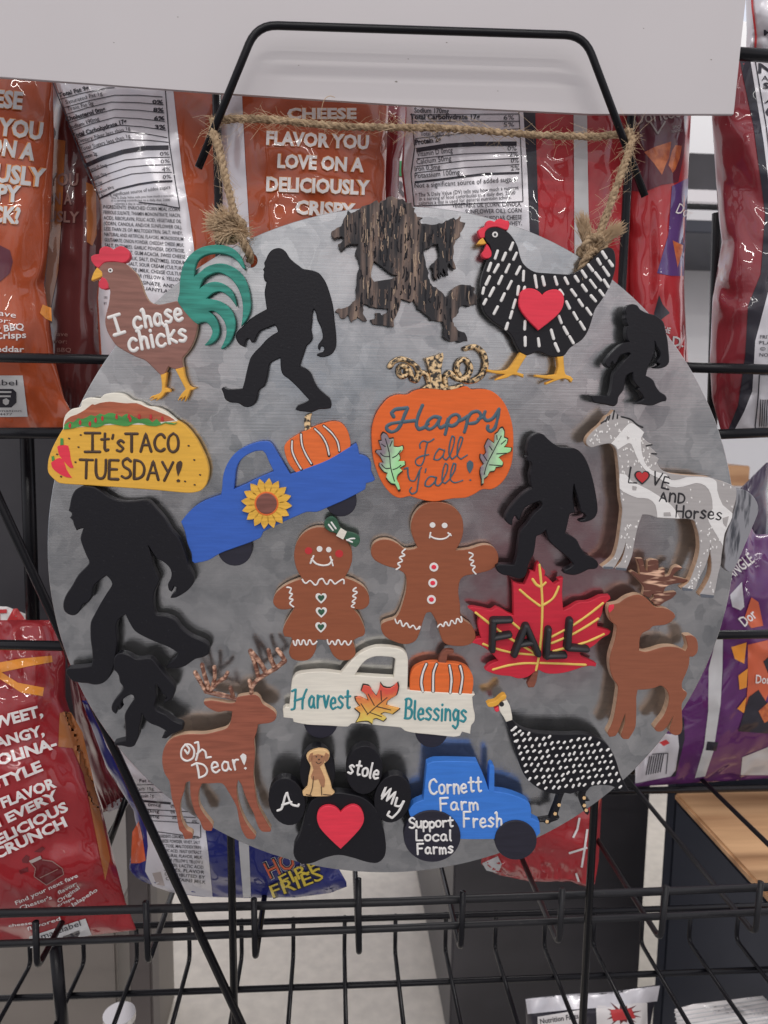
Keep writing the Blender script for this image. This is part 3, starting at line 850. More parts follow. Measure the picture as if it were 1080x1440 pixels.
h.strokes('white_dashes', [[(a, b_), (c, d)] for a, b_, c, d in dash], 20, M['white'])
h.board('heart', [(505, 615), (530, 590), (570, 575), (615, 578), (645, 605), (655, 650), (640, 710), (600, 760), (540, 810), (478, 857), (420, 800), (370, 740),
                  (345, 690), (345, 640), (360, 590), (400, 567), (450, 572), (485, 592)], M['red'], dz=0.003, thick=0.0028)

# taco
t = Magnet('taco_cutout', 'yellow taco cutout with painted filling, chilies and black lettering', 'cutout', Z(50, 540, 260 / 1080), (520, 420), 0.0085)
t.board('shell', [(70, 490), (75, 440), (95, 380), (125, 320), (160, 262), (172, 250), (300, 220), (500, 190), (700, 195), (825, 215), (880, 250), (930, 310), (970, 380), (1000, 450), (1012, 510),
                  (1000, 580), (970, 620), (920, 635), (860, 635), (700, 620), (500, 605), (300, 592), (140, 580), (100, 550), (75, 520)], M['taco'], puck=[(520, 450)])
t.board('cream_topping', [(160, 268), (162, 225), (175, 180), (215, 145), (262, 135), (270, 100), (310, 80), (375, 85), (400, 62), (450, 52), (510, 60), (560, 95), (610, 105),
                          (650, 130), (700, 135), (750, 155), (790, 185), (828, 218), (700, 240), (500, 240), (300, 250)], M['cream'], dz=0.00015)
t.patch('meat_filling', [[(165, 245), (175, 215), (205, 190), (240, 178), (290, 150), (330, 118), (345, 122), (370, 112), (430, 103), (480, 108), (530, 113), (590, 112), (640, 133), (690, 152),
                          (740, 172), (785, 192), (815, 212), (700, 225), (500, 225), (300, 240)]], M['meat'], 0.0004, 0.0005)
jag = [(163, 265)]
rr = random.Random(7)
for i in range(26):
    x = 170 + i * 25.6
    jag.append((x, 243 - 60 * math.sin(math.pi * min(1, i / 25) ** .85) + rr.uniform(-16, 12)))
jag.append((828, 224))
for i in range(24):
    x = 812 - i * 27
    jag.append((x, 238 + (i > 14) * (i - 14) * 2.2 - 8 * math.sin(i * 1.0) + rr.uniform(-4, 6)))
t.patch('lettuce', [jag], M['lettuce'], 0.0006, 0.0005, seg=1)
t.patch('tomato_bits', [[(x, y), (x + 7, y - 5), (x + 13, y + 10), (x + 8, y + 28), (x - 3, y + 18)] for x, y in
                        ((195, 232), (255, 214), (312, 222), (345, 200), (385, 190), (468, 180), (540, 178), (548, 196), (600, 178), (668, 180), (735, 192))], M['blush'], 0.0009, 0.0003)
t.patch('chili', [[(127, 365), (150, 355), (190, 360), (200, 400), (205, 440), (222, 490), (200, 490), (165, 450), (135, 410)]], M['red'], 0.0003)
t.patch('chili', [[(90, 460), (110, 445), (140, 432), (165, 450), (180, 500), (212, 548), (180, 545), (130, 520), (98, 490)]], M['red'], 0.0003)
t.patch('chili_stalks', [[(145, 316), (161, 318), (163, 356), (144, 358)], [(92, 424), (106, 420), (112, 443), (96, 452)]], M['lettuce'], 0.00045, seg=1)
t.strokes('lettering', hand('I', (290, 393), (376, 393), 105, 1) + hand("t's", (385, 394), (515, 396), 100, 2) + hand('TACO', (526, 393), (835, 393), 104, 3), 17, M['inkbrown'])
t.strokes('lettering', hand('TUESDAY', (258, 546), (800, 562), 112, 4), 17, M['inkbrown'])
t.patch('exclamation_mark', [[(820, 480), (830, 455), (848, 448), (858, 462), (850, 500), (832, 540), (826, 520)], [(822, 562), (833, 555), (845, 562), (842, 573), (826, 574)]], M['inkbrown'], 0.0004)
t.strokes('speckles', [[(x, y), (x + 3, y + 1)] for x, y in ((195, 318), (263, 297), (250, 368), (125, 410), (232, 456), (148, 540), (893, 360), (926, 443), (960, 530), (928, 588), (872, 568))], 10, M['inkbrown'])

# blue truck
k = Magnet('pickup_truck_cutout', 'blue pickup cutout with a sunflower on the door, tilted nose down', 'cutout', Z(240, 570, 300 / 1080), (520, 480), 0.0065, 0.0048, 'pickup truck cutouts on the round metal board')
k.blob('wheel', (325, 727), 88, 86, M['tyre'], -0.0012, 0.003)
k.blob('wheel', (862, 484), 80, 80, M['tyre'], -0.0012, 0.003)
po = k.board('pumpkin', [(640, 345), (600, 300), (580, 250), (575, 210), (590, 185), (640, 150), (700, 120), (760, 95), (820, 82), (860, 88), (890, 120), (905, 160), (908, 215),
                         (800, 280), (700, 325)], M['orange2'], dz=-0.0004, thick=0.0044)
k.strokes('pumpkin_ribs', [[(615, 180), (615, 230), (635, 280), (662, 325)], [(660, 145), (665, 200), (685, 250), (714, 298)], [(730, 118), (765, 155), (790, 200), (802, 255)],
                           [(775, 103), (815, 140), (845, 185), (854, 232)]], 15, M['ink'], dz=-0.0004)
k.strokes('pumpkin_rib_highlights', [[(615, 182), (615, 230), (635, 280), (660, 322)], [(660, 147), (665, 200), (685, 250), (712, 295)], [(730, 120), (765, 155), (790, 200), (802, 250)],
                                     [(775, 105), (815, 140), (845, 185), (854, 230)]], 8, M['white'], dz=0.0)
k.board('pumpkin_stalk', [(680, 132), (675, 80), (685, 50), (715, 42), (706, 80), (712, 122)], M['camo'], dz=-0.0006, thick=0.004)
k.board('body', [(52, 590), (75, 560), (120, 515), (180, 480), (255, 455), (260, 420), (265, 360), (280, 310), (310, 260), (350, 225), (400, 200), (450, 185), (495, 185),
                 (515, 200), (540, 240), (570, 290), (605, 350), (700, 315), (800, 275), (900, 215), (940, 192), (948, 210), (955, 250), (990, 260), (1015, 290),
                 (1015, 330), (1035, 375), (1025, 385), (990, 395), (985, 425), (940, 450), (880, 480), (800, 515), (740, 540), (690, 540), (640, 560), (560, 595),
                 (470, 640), (455, 670), (400, 695), (330, 720), (250, 750), (190, 785), (120, 800), (108, 790), (105, 750), (85, 700), (72, 640)], M['blue'], corner=45,
        holes=[[(320, 425), (330, 330), (345, 290), (380, 255), (430, 232), (465, 230), (480, 245), (500, 290), (522, 335), (440, 370), (380, 400)]], puck=[(300, 560), (700, 450)])
cx, cy = 485, 498
pet = []
for i in range(16):
    a = 2 * math.pi * i / 16 + 0.1
    ca, sa = math.cos(a), math.sin(a)
    pet.append([(cx + ca * rr_ - sa * tt, cy + sa * rr_ + ca * tt) for rr_, tt in ((48, -9), (80, -20), (104, -17), (129, 0), (104, 17), (80, 20), (48, 9))])
bmx = None
k.blob('sunflower', (cx, cy), 100, 100, M['burnt'], 0.0012, 0.0013)
k.patch('petals', pet, M['petal'], 0.0022, 0.0022)
k.blob('sunflower_ring', (cx, cy), 62, 62, M['orange2'], 0.0025, 0.001)
k.blob('sunflower_heart', (cx, cy), 53, 53, M['seed'], 0.0029, 0.001)

# pumpkin with greeting
p = Magnet('pumpkin_cutout', 'big orange pumpkin cutout with slate grey greeting and mottled vine', 'cutout', Z(510, 470, 230 / 1080), (520, 720), 0.0085)
p.strokes('vine', [[(180, 215), (205, 182), (255, 165), (310, 180), (355, 215), (372, 265), (352, 308), (325, 295), (318, 255), (290, 215), (250, 215), (238, 250), (258, 280), (292, 268), (290, 240)],
                   [(372, 255), (405, 255), (425, 275), (440, 330)],
                   [(548, 335), (545, 285), (575, 252), (610, 285), (655, 300), (698, 270), (710, 212), (678, 168), (638, 180), (622, 230), (645, 280), (695, 312), (755, 298), (800, 250), (812, 180), (790, 120), (742, 85), (682, 96)]],
          36, M['camo'], dz=-0.004, height=0.0036)
p.board('stalk', [(395, 357), (420, 340), (450, 320), (445, 260), (430, 200), (412, 160), (450, 150), (490, 140), (530, 122), (535, 150), (525, 200), (520, 260), (530, 330), (560, 350),
                  (670, 328), (660, 345), (600, 365), (540, 370), (480, 362)], M['camo'], dz=0.0003)
p.board('body', [(60, 700), (62, 620), (85, 540), (120, 480), (170, 425), (230, 400), (295, 400), (340, 375), (400, 360), (470, 360), (560, 365), (640, 350), (690, 345), (720, 365),
                 (780, 362), (840, 370), (900, 410), (945, 470), (980, 560), (995, 650), (995, 760), (985, 850), (955, 930), (910, 990), (850, 1025), (790, 1025), (740, 1055),
                 (680, 1080), (600, 1085), (540, 1095), (480, 1105), (420, 1100), (360, 1085), (310, 1070), (250, 1082), (200, 1065), (140, 1000), (100, 920), (70, 820)], M['orange'], puck=[(520, 720)])
p.strokes('greeting', [[(205, 545), (190, 520), (215, 497), (265, 490), (300, 484), (278, 530), (255, 588), (228, 630), (190, 645), (162, 630), (160, 608), (190, 590), (255, 580), (350, 570)],
                       [(395, 470), (366, 540), (355, 600), (370, 628), (402, 618), (432, 592)], [(512, 552), (470, 545), (430, 575), (415, 610), (440, 628), (480, 605), (510, 555), (500, 600), (515, 620), (552, 598)],
                       [(565, 560), (555, 620), (545, 660)], [(555, 590), (580, 545), (620, 530), (640, 552), (620, 590), (585, 606), (562, 592)], [(635, 575), (665, 560), (695, 540)],
                       [(697, 540), (685, 600), (672, 645)], [(688, 572), (715, 522), (760, 510), (780, 535), (752, 580), (708, 590)], [(765, 560), (800, 545)],
                       [(808, 512), (800, 545), (820, 570), (860, 555), (900, 495)], [(900, 495), (890, 560), (872, 620), (845, 640), (825, 625), (828, 605)]], 24, M['inkgrey'])
p.strokes('lettering', [[(380, 752), (378, 725), (400, 705), (435, 712), (470, 692)], [(428, 712), (415, 770), (405, 830), (385, 865), (356, 860), (350, 832), (380, 808), (435, 795)],
                        [(540, 768), (505, 755), (480, 790), (470, 825), (497, 830), (530, 800), (542, 760), (532, 815), (552, 830), (577, 800)],
                        [(577, 800), (602, 725), (605, 680), (590, 672), (576, 720), (570, 790), (590, 825), (622, 800)], [(622, 800), (652, 722), (660, 685), (645, 677), (630, 720), (625, 800), (648, 825), (690, 798)],
                        [(275, 890), (298, 880), (300, 930), (315, 965), (345, 965), (372, 905), (388, 880)], [(378, 900), (366, 980), (355, 1040), (325, 1055), (310, 1035), (322, 1012)], [(418, 888), (413, 912)],
                        [(488, 948), (445, 940), (415, 975), (412, 1000), (440, 1005), (475, 975), (488, 940), (480, 990), (500, 1000), (522, 980)],
                        [(522, 980), (557, 905), (560, 862), (545, 852), (530, 900), (525, 970), (545, 985), (572, 960)], [(572, 960), (607, 900), (615, 857), (600, 852), (585, 900), (580, 960), (607, 980), (660, 965)]],
          11, M['inkgrey'])
p.patch('exclamation_mark', [[(688, 850), (708, 832), (730, 848), (728, 885), (708, 920), (692, 895)], [(703, 963), (712, 956), (720, 963), (712, 971)]], M['inkgrey'], 0.0004)
lf1 = [(135, 648), (160, 660), (175, 690), (205, 685), (205, 740), (235, 745), (265, 735), (270, 760), (240, 790), (250, 820), (235, 840), (280, 840), (282, 865), (245, 885), (265, 905), (235, 930),
       (225, 960), (240, 990), (250, 1030), (235, 1035), (215, 995), (190, 990), (155, 950), (165, 920), (140, 910), (108, 870), (110, 850), (135, 850), (115, 810), (85, 780), (90, 765), (125, 765),
       (110, 720), (105, 705), (125, 700), (120, 670)]
lf2 = [(925, 615), (938, 640), (935, 680), (960, 690), (955, 720), (935, 745), (985, 750), (980, 775), (920, 800), (900, 815), (930, 850), (920, 875), (880, 880), (870, 905), (840, 910), (825, 940),
       (800, 960), (800, 990), (785, 995), (785, 960), (775, 920), (780, 880), (800, 860), (775, 820), (778, 790), (800, 800), (815, 780), (805, 740), (830, 690), (850, 705), (870, 720), (875, 660),
       (895, 645), (910, 620)]
u0_, v0_ = p.uv([(515, 720)], p.front)[0]
def leafmat(nm, a, b_, ang):
    q1, q2 = p.uv([a], p.front)[0], p.uv([b_], p.front)[0]
    c, s = math.cos(ang), math.sin(ang)
    f = lambda q: q[0] * c - q[1] * s
    return gradient(nm, [(0.25, paint(122, 110, 118)), (0.6, paint(160, 205, 155)), (0.8, paint(150, 210, 145))], f(q1), f(q2), 0, ang)
lm1 = leafmat('oak_leaf_paint', (90, 740), (285, 860), 0.35)
lm2 = leafmat('oak_leaf_paint', (770, 720), (985, 800), 0.25)
def ring(pts, k):
    mx_, my_ = sum(q[0] for q in pts) / len(pts), sum(q[1] for q in pts) / len(pts)
    return [(mx_ + (q[0] - mx_) * k, my_ + (q[1] - my_) * k) for q in pts]
for lf_, lm_, vn in ((lf1, lm1, [[(150, 690), (175, 780), (185, 880), (210, 970)], [(125, 725), (150, 742)], [(195, 705), (180, 740)], [(118, 785), (140, 805), (172, 808)], [(250, 768), (225, 800), (198, 815)],
                                 [(125, 860), (150, 885), (178, 885)], [(252, 865), (225, 885), (200, 893)]]),
                     (lf2, lm2, [[(915, 672), (870, 760), (820, 860), (803, 925)], [(885, 668), (888, 695)], [(945, 700), (915, 725)], [(838, 740), (855, 765)], [(948, 785), (885, 790)], [(795, 795), (822, 835)], [(922, 868), (838, 862)]])):
    p.board('leaf', ring(lf_, .97), lm_, dz=0.0021, thick=0.0021, seg=2)
    p.board('leaf_rim', ring(lf_, 1.03), M['burnt'], dz=0.0016, thick=0.0016, seg=2)
    p.strokes('leaf_veins', vn, 7, M['ink'], dz=0.0021, height=0.0002)

# gingerbread girl and boy
GB = 'gingerbread cutouts in the middle of the board'
g = Magnet('gingerbread_cutout', 'gingerbread girl cutout with green bow and white piping', 'cutout', Z(370, 700, 340 / 1080), (260, 420), 0.0085, 0.006, GB)
g.board('body', [(175, 362), (150, 320), (138, 260), (150, 200), (185, 155), (240, 132), (300, 140), (360, 170), (393, 225), (398, 275), (385, 320), (364, 358), (400, 370), (450, 400), (473, 440),
                 (470, 480), (440, 500), (402, 496), (430, 530), (455, 590), (450, 615), (425, 625), (400, 640), (412, 680), (410, 705), (385, 725), (340, 725), (310, 700), (285, 636),
                 (240, 634), (235, 680), (210, 720), (170, 730), (130, 720), (115, 690), (130, 640), (125, 625), (95, 620), (88, 595), (100, 560), (130, 510), (140, 492), (100, 500),
                 (65, 495), (45, 470), (55, 430), (95, 395), (150, 370)], M['ginger'], puck=[(260, 450)])
g.blob('cheek', (203, 237), 17, 16, M['blush'], 0.0002, 0.0003, bev=.00005)
g.blob('cheek', (340, 250), 18, 17, M['blush'], 0.0002, 0.0003, bev=.00005)
g.blob('eye', (252, 229), 13, 13, M['white'], 0.0003, 0.0003, bev=.0001)
g.blob('eye', (293, 232), 12, 12, M['white'], 0.0003, 0.0003, bev=.0001)
g.strokes('smile', [[(217, 273), (235, 293), (265, 302), (295, 297), (308, 278)], [(212, 292), (225, 260)], [(300, 264), (312, 302)]], 9, M['white'])
g.strokes('piping', [[(175, 365), (190, 382), (210, 370), (235, 390), (250, 367), (265, 362), (285, 387), (300, 367), (320, 385), (335, 376), (358, 365), (361, 383)],
                     [(107, 400), (125, 405), (118, 425), (130, 430), (118, 450), (133, 455), (120, 472), (136, 487)], [(415, 402), (402, 415), (420, 422), (400, 440), (415, 447), (398, 465), (410, 470), (394, 485), (405, 490)],
                     [(135, 640), (145, 660), (155, 635), (168, 657), (180, 635), (195, 658), (207, 635), (222, 655), (240, 642)], [(287, 635), (295, 655), (308, 640), (322, 657), (335, 635), (350, 657), (365, 640), (380, 658), (394, 640)]],
          8, M['white'], corner=178, split=True)
for hx, hy in ((259, 450), (260, 513), (258, 580)):
    g.patch('heart_button', [[(hx + a * 25, hy + b_ * 23) for a, b_ in heart_shape]], M['white'], 0.0003)
    g.patch('heart_button_centre', [[(hx + a * 15, hy - 1 + b_ * 14) for a, b_ in heart_shape]], M['darkgreen'], 0.0005)
g.board('bow', [(273, 112), (285, 94), (308, 85), (330, 100), (342, 130), (352, 140), (376, 152), (408, 160), (432, 178), (428, 208), (412, 222), (385, 205), (365, 185), (340, 178), (326, 160), (295, 150), (275, 132)],
        M['darkgreen'], dz=0.0022, thick=0.003)
g.patch('bow_knot', [[(347, 135), (374, 152), (358, 187), (326, 170)]], M['cream'], 0.0027, 0.0005, seg=1)
g.strokes('bow_highlights', [[(293, 120), (312, 145)], [(305, 110), (325, 138)], [(374, 188), (398, 198)], [(376, 190), (390, 183), (408, 182)]], 8, M['white'], dz=0.0022)

g = Magnet('gingerbread_cutout', 'gingerbread boy cutout with three red buttons and raised arms', 'cutout', Z(370, 700, 340 / 1080), (760, 380), 0.0085, 0.006, GB)
g.board('body', [(690, 222), (670, 180), (660, 130), (675, 75), (720, 30), (780, 20), (840, 35), (885, 80), (895, 140), (885, 190), (860, 235), (920, 230), (980, 212), (1025, 218), (1050, 255),
                 (1045, 300), (1010, 325), (950, 340), (900, 350), (880, 370), (872, 420), (880, 480), (885, 535), (930, 570), (948, 605), (945, 640), (910, 660), (860, 663),
                 (810, 650), (790, 610), (778, 560), (750, 512), (730, 515), (715, 550), (700, 600), (680, 640), (640, 655), (590, 645), (545, 620), (528, 590), (530, 565),
                 (560, 550), (590, 540), (610, 510), (630, 450), (640, 400), (635, 345), (600, 320), (550, 305), (500, 280), (482, 250), (490, 210), (520, 190), (560, 188),
                 (600, 205), (635, 232), (672, 230)], M['ginger'], puck=[(760, 420)])
g.blob('eye', (757, 122), 13, 12, M['white'], 0.0003, 0.0003, bev=.0001)
g.blob('eye', (811, 124), 13, 12, M['white'], 0.0003, 0.0003, bev=.0001)
g.strokes('smile', [[(745, 170), (765, 181), (795, 185), (820, 178), (836, 162)], [(748, 156), (744, 178)], [(826, 157), (839, 168)]], 8, M['white'])
g.strokes('piping', [[(635, 230), (620, 245), (632, 257), (610, 267), (622, 282), (602, 294), (612, 307), (595, 320)], [(920, 245), (938, 255), (922, 275), (940, 282), (928, 300), (946, 307), (936, 322), (950, 340)],
                     [(590, 543), (600, 562), (612, 548), (625, 575), (640, 560), (655, 580), (670, 570), (685, 588), (700, 575), (697, 585)], [(780, 577), (792, 565), (805, 575), (815, 555), (830, 572), (842, 548), (858, 563), (868, 540), (885, 556), (884, 532)]],
          8, M['white'], corner=178, split=True)
for hx, hy in ((763, 310), (758, 381), (752, 455)):
    g.blob('button', (hx, hy), 20, 20, M['white'], 0.0003, 0.0004, bev=.0001)
    g.blob('button_centre', (hx, hy), 11, 10, M['red'], 0.0006, 0.0004, bev=.0001)

# horse
h = Magnet('horse_cutout', 'dappled grey and white horse cutout with black lettering and dark tail', 'cutout', Z(800, 560, 280 / 1080), (560, 520), 0.0165, 0.006)
horse_pts = [(95, 245), (100, 215), (130, 180), (175, 140), (205, 100), (222, 92), (245, 65), (262, 90), (282, 100), (340, 120), (375, 150), (410, 185), (400, 210), (430, 240), (460, 250), (438, 260), (480, 300),
             (458, 305), (490, 330), (480, 350), (500, 385), (540, 405), (600, 415), (680, 422), (760, 428), (810, 445), (860, 460), (905, 487), (910, 530), (895, 600), (870, 680), (845, 740), (838, 800), (830, 850),
             (825, 900), (810, 960), (795, 1040), (785, 1082), (720, 1080), (710, 1065), (740, 1020), (768, 960), (775, 900), (768, 840), (768, 790), (762, 850), (738, 920), (705, 985), (690, 1030), (670, 1045), (620, 1043), (610, 1030), (650, 1000), (680, 930), (700, 870), (710, 810), (705, 740), (690, 690),
             (680, 665), (640, 655), (560, 655), (480, 650), (440, 635), (400, 632), (375, 700), (355, 790), (345, 850), (330, 890), (312, 935), (258, 930), (250, 920), (280, 890), (300, 840),
             (312, 778), (292, 840), (265, 890), (240, 925), (190, 925), (180, 915), (215, 890), (245, 860), (265, 800), (275, 740), (285, 660), (290, 600), (280, 540), (275, 440), (270, 370),
             (262, 300), (255, 275), (225, 247), (170, 255), (120, 268)]
h.board('body', horse_pts, M['horse'], puck=[(480, 520)])
h.board('tail', [(900, 492), (960, 500), (1010, 545), (1030, 605), (1000, 690), (980, 740), (955, 800), (925, 870), (895, 930), (870, 945), (845, 920), (850, 870), (845, 830), (850, 760), (870, 690), (890, 630),
                 (905, 560)], M['tailgrey'], dz=-0.0008)
for wp_ in ([(230, 247), (270, 200), (320, 143), (342, 135), (375, 155), (408, 187), (392, 215), (395, 290), (415, 355), (450, 392), (530, 415), (545, 440), (640, 428), (760, 432), (800, 450), (805, 500),
                           (835, 580), (888, 625), (876, 670), (845, 735), (836, 800), (800, 740), (770, 690), (755, 655), (780, 600), (770, 520), (740, 475), (690, 460), (620, 480), (550, 480), (500, 440),
                           (430, 405), (385, 350), (360, 300), (340, 250), (320, 245), (265, 280), (252, 258)],
                          [(276, 410), (310, 415), (340, 450), (420, 490), (480, 525), (550, 575), (580, 610), (602, 653), (480, 647), (470, 580), (430, 545), (370, 540), (320, 520), (276, 490)]):
    h.patch('white_patch', [wp_], M['horsewhite'], 0.00025)
for gp_ in ([(540, 418), (600, 416), (640, 425), (600, 440), (555, 442)], [(515, 620), (550, 618), (555, 640), (515, 640)], [(345, 475), (370, 480), (365, 500), (345, 498)], [(835, 650), (868, 640), (855, 700), (838, 680)],
                         [(315, 205), (330, 215), (318, 225)]):
    h.patch('grey_patch', [gp_], M['horse'], 0.0005, 0.0002)
h.strokes('mane', [[(215, 118), (222, 95)], [(238, 112), (246, 68)], [(262, 108), (264, 90)], [(285, 100), (330, 112), (350, 125)], [(345, 120), (372, 145), (400, 158)], [(420, 258), (450, 252)], [(450, 300), (474, 302)], [(200, 125), (212, 100)],
                   [(175, 135), (200, 120)]], 9, M['ink'], height=0.0003)
for pl in ([(188, 913), (240, 915), (238, 926), (190, 926)], [(256, 918), (314, 924), (311, 936), (258, 931)], [(612, 1026), (675, 1036), (668, 1046), (618, 1044)], [(714, 1062), (788, 1070), (785, 1083), (718, 1081)]):
    h.patch('hoof', [pl], M['hoof'], 0.0004, seg=1)
rr = random.Random(5)
def inside(pt, poly):
    x, y = pt; c = False
    for i in range(len(poly)):
        x1, y1 = poly[i - 1]; x2, y2 = poly[i]
        if (y1 > y) != (y2 > y) and x < (x2 - x1) * (y - y1) / (y2 - y1) + x1: c = not c
    return c
spk = []
while len(spk) < 170:
    q = (rr.uniform(90, 900), rr.uniform(120, 1060))
    ok = inside(q, horse_pts) and all(inside((q[0] + dx, q[1] + dy), horse_pts) for dx, dy in ((8, 0), (-8, 0), (0, 8), (0, -8)))
    if ok and not (300 < q[0] < 840 and 380 < q[1] < 665 and rr.random() < .93): spk.append(q)
h.strokes('white_speckles', [[q, (q[0] + rr.uniform(-3, 3), q[1] + rr.uniform(2, 8))] for q in spk], 8, M['white'], height=0.0003)
h.strokes('lettering', [[(335, 375), (322, 458), (365, 460)]] + hand('VE', (448, 468), (540, 492), 66, 2), 11, M['ink'], height=0.0004)
h.strokes('lettering', hand('A', (490, 556), (528, 560), 48, 3) + hand('N', (545, 560), (575, 563), 44, 5) + hand('D', (592, 565), (625, 568), 50, 3), 11, M['ink'], height=0.0004)
h.strokes('lettering', hand('Horses', (580, 642), (825, 660), 66, 4), 11, M['ink'], height=0.0004)
h.patch('heart', [[(398 + a * 34, 430 + b_ * 29) for a, b_ in heart_shape]], M['blush'], 0.0007)
h.patch('heart_outline', [[(398 + a * 42, 432 + b_ * 37) for a, b_ in heart_shape]], M['ink'], 0.0005)

# maple leaf
l = Magnet('maple_leaf_cutout', 'red maple leaf cutout with yellow veins and thick black letters', 'cutout', Z(640, 770, 240 / 1080), (540, 560), 0.0095, 0.005)
l.board('leaf', [(530, 90), (545, 120), (570, 150), (565, 180), (590, 195), (630, 235), (660, 215), (650, 200), (685, 190), (680, 240), (678, 300), (685, 400), (720, 385), (780, 350), (840, 345), (880, 330),
                 (920, 310), (980, 305), (985, 325), (960, 345), (940, 370), (930, 420), (915, 450), (900, 480), (905, 510), (950, 520), (985, 530), (975, 550), (930, 575), (880, 620), (830, 650), (790, 670),
                 (800, 690), (850, 715), (895, 735), (890, 755), (850, 750), (800, 760), (740, 780), (680, 795), (620, 800), (570, 795), (530, 775), (500, 790), (460, 820), (400, 830), (350, 815), (290, 810),
                 (230, 795), (190, 775), (215, 745), (275, 718), (250, 690), (215, 655), (160, 620), (110, 605), (130, 580), (165, 575), (150, 520), (145, 480), (155, 440), (120, 410), (85, 385), (110, 378),
                 (180, 390), (230, 400), (260, 380), (300, 395), (340, 420), (370, 430), (370, 320), (368, 250), (362, 210), (400, 230), (440, 235), (460, 190), (475, 150), (505, 155), (515, 110)], M['leaf_red'], corner=50, puck=[(540, 560)])
l.board('stalk', [(500, 770), (528, 775), (515, 850), (500, 885), (465, 887), (458, 865), (485, 810)], M['stem'], dz=-0.0008, thick=0.004)
l.strokes('veins', [[(533, 110), (545, 230), (552, 360), (545, 560), (530, 690), (512, 775)], [(490, 200), (515, 235), (545, 250)], [(545, 248), (572, 222)], [(410, 268), (470, 320), (535, 368)], [(655, 248), (620, 320), (560, 362)],
                    [(130, 412), (230, 490), (340, 570), (440, 630), (500, 665)], [(358, 472), (410, 515), (460, 560)], [(178, 610), (260, 640), (360, 665), (520, 680)], [(240, 772), (340, 745), (440, 732), (520, 733)],
                    [(540, 730), (680, 735), (825, 742)], [(935, 352), (850, 420), (740, 495), (610, 565)], [(905, 450), (820, 505), (720, 560), (610, 605)], [(940, 548), (850, 590), (760, 620), (620, 655)]], 17, M['veinyellow'], height=0.0006)
for lt in ([[(238, 455), (235, 545), (232, 638)], [(238, 455), (340, 452)], [(240, 562), (335, 545)]], [[(440, 490), (400, 590), (370, 668)], [(445, 490), (485, 580), (520, 665)], [(400, 605), (480, 592)]],
           [[(586, 512), (577, 600), (574, 680)], [(576, 676), (682, 674)]], [[(720, 455), (712, 540), (706, 620)], [(710, 626), (822, 635)]]):
    l.strokes('letter', lt, 50, M['ink'], dz=0.0, height=0.0055, smooth=False)

# fawn
f = Magnet('fawn_cutout', 'plain brown fawn cutout with red nose and streaked antlers', 'cutout', Z(830, 770, 170 / 874), (430, 850), 0.0155, 0.006, 'deer cutouts')
f.board('body', [(130, 440), (140, 415), (170, 410), (210, 400), (270, 360), (340, 340), (390, 355), (430, 390), (470, 430), (520, 435), (570, 450), (605, 475), (618, 500), (590, 535), (540, 560), (455, 570), (430, 595),
                 (380, 620), (360, 660), (355, 745), (400, 755), (460, 740), (530, 720), (600, 718), (650, 730), (690, 750), (705, 720), (695, 670), (685, 640), (730, 635), (765, 655), (780, 700), (775, 760),
                 (745, 790), (720, 790), (715, 850), (690, 920), (665, 980), (670, 1025), (700, 1050), (695, 1080), (665, 1130), (665, 1200), (668, 1300), (655, 1345), (620, 1360), (580, 1340), (575, 1310),
                 (590, 1260), (602, 1215), (575, 1270), (545, 1310), (520, 1330), (480, 1330), (465, 1305), (490, 1270), (530, 1220), (560, 1150), (570, 1080), (550, 1030), (510, 1000), (470, 1015),
                 (400, 1028), (345, 1030), (335, 1080), (335, 1180), (330, 1290), (315, 1330), (280, 1385), (240, 1385), (222, 1360), (235, 1320), (250, 1270), (254, 1200), (225, 1280), (200, 1340),
                 (180, 1365), (140, 1370), (125, 1340), (150, 1290), (170, 1230), (185, 1150), (195, 1080), (200, 1005), (165, 950), (145, 890), (140, 820), (150, 760), (170, 700), (185, 640), (190, 570),
                 (155, 540), (135, 500)], M['fawn'], puck=[(430, 850)])
f.patch('nose', [[(130, 445), (140, 414), (172, 412), (172, 440), (140, 472)]], M['red'], 0.0003)
f.board('antlers', [(380, 342), (390, 290), (350, 240), (290, 180), (310, 170), (360, 200), (355, 140), (335, 80), (380, 80), (400, 160), (415, 170), (420, 100), (450, 85), (495, 95), (495, 165), (540, 150),
                    (540, 210), (575, 200), (600, 150), (640, 130), (670, 150), (620, 180), (600, 210), (650, 220), (710, 235), (700, 250), (600, 265), (550, 285), (530, 330), (620, 320), (625, 335), (590, 370),
                    (540, 395), (490, 432), (440, 385), (465, 360), (455, 335), (430, 365)], M['antler2'], dz=-0.0015, thick=0.004)

# harvest truck
k = Magnet('pickup_truck_cutout', 'cream pickup cutout with teal lettering and an autumn leaf, under the gingerbread pair', 'cutout', Z(380, 880, 310 / 1080), (540, 400), 0.0105, 0.0055, 'pickup truck cutouts on the round metal board')
k.blob('wheel', (248, 470), 84, 82, M['tyre'], -0.0012, 0.004)
k.blob('wheel', (790, 517), 80, 80, M['tyre'], -0.0012, 0.004)
k.board('pumpkin', [(685, 320), (685, 260), (700, 215), (740, 190), (790, 180), (850, 182), (920, 188), (965, 205), (992, 245), (995, 290), (986, 345), (840, 340)], M['orange2'], dz=-0.0004, thick=0.005)
ribs = [[(765, 188), (748, 230), (740, 280), (748, 322)], [(815, 188), (800, 230), (798, 322)], [(878, 195), (888, 260), (882, 328)], [(930, 198), (942, 250), (930, 330)]]
k.strokes('pumpkin_ribs', ribs, 20, M['ink'], dz=-0.0004)
k.strokes('pumpkin_rib_highlights', ribs, 11, M['white'], dz=0.0)
k.board('pumpkin_stalk', [(822, 186), (835, 145), (860, 120), (900, 122), (900, 135), (870, 142), (862, 186)], M['stem'], dz=-0.0008, thick=0.004)
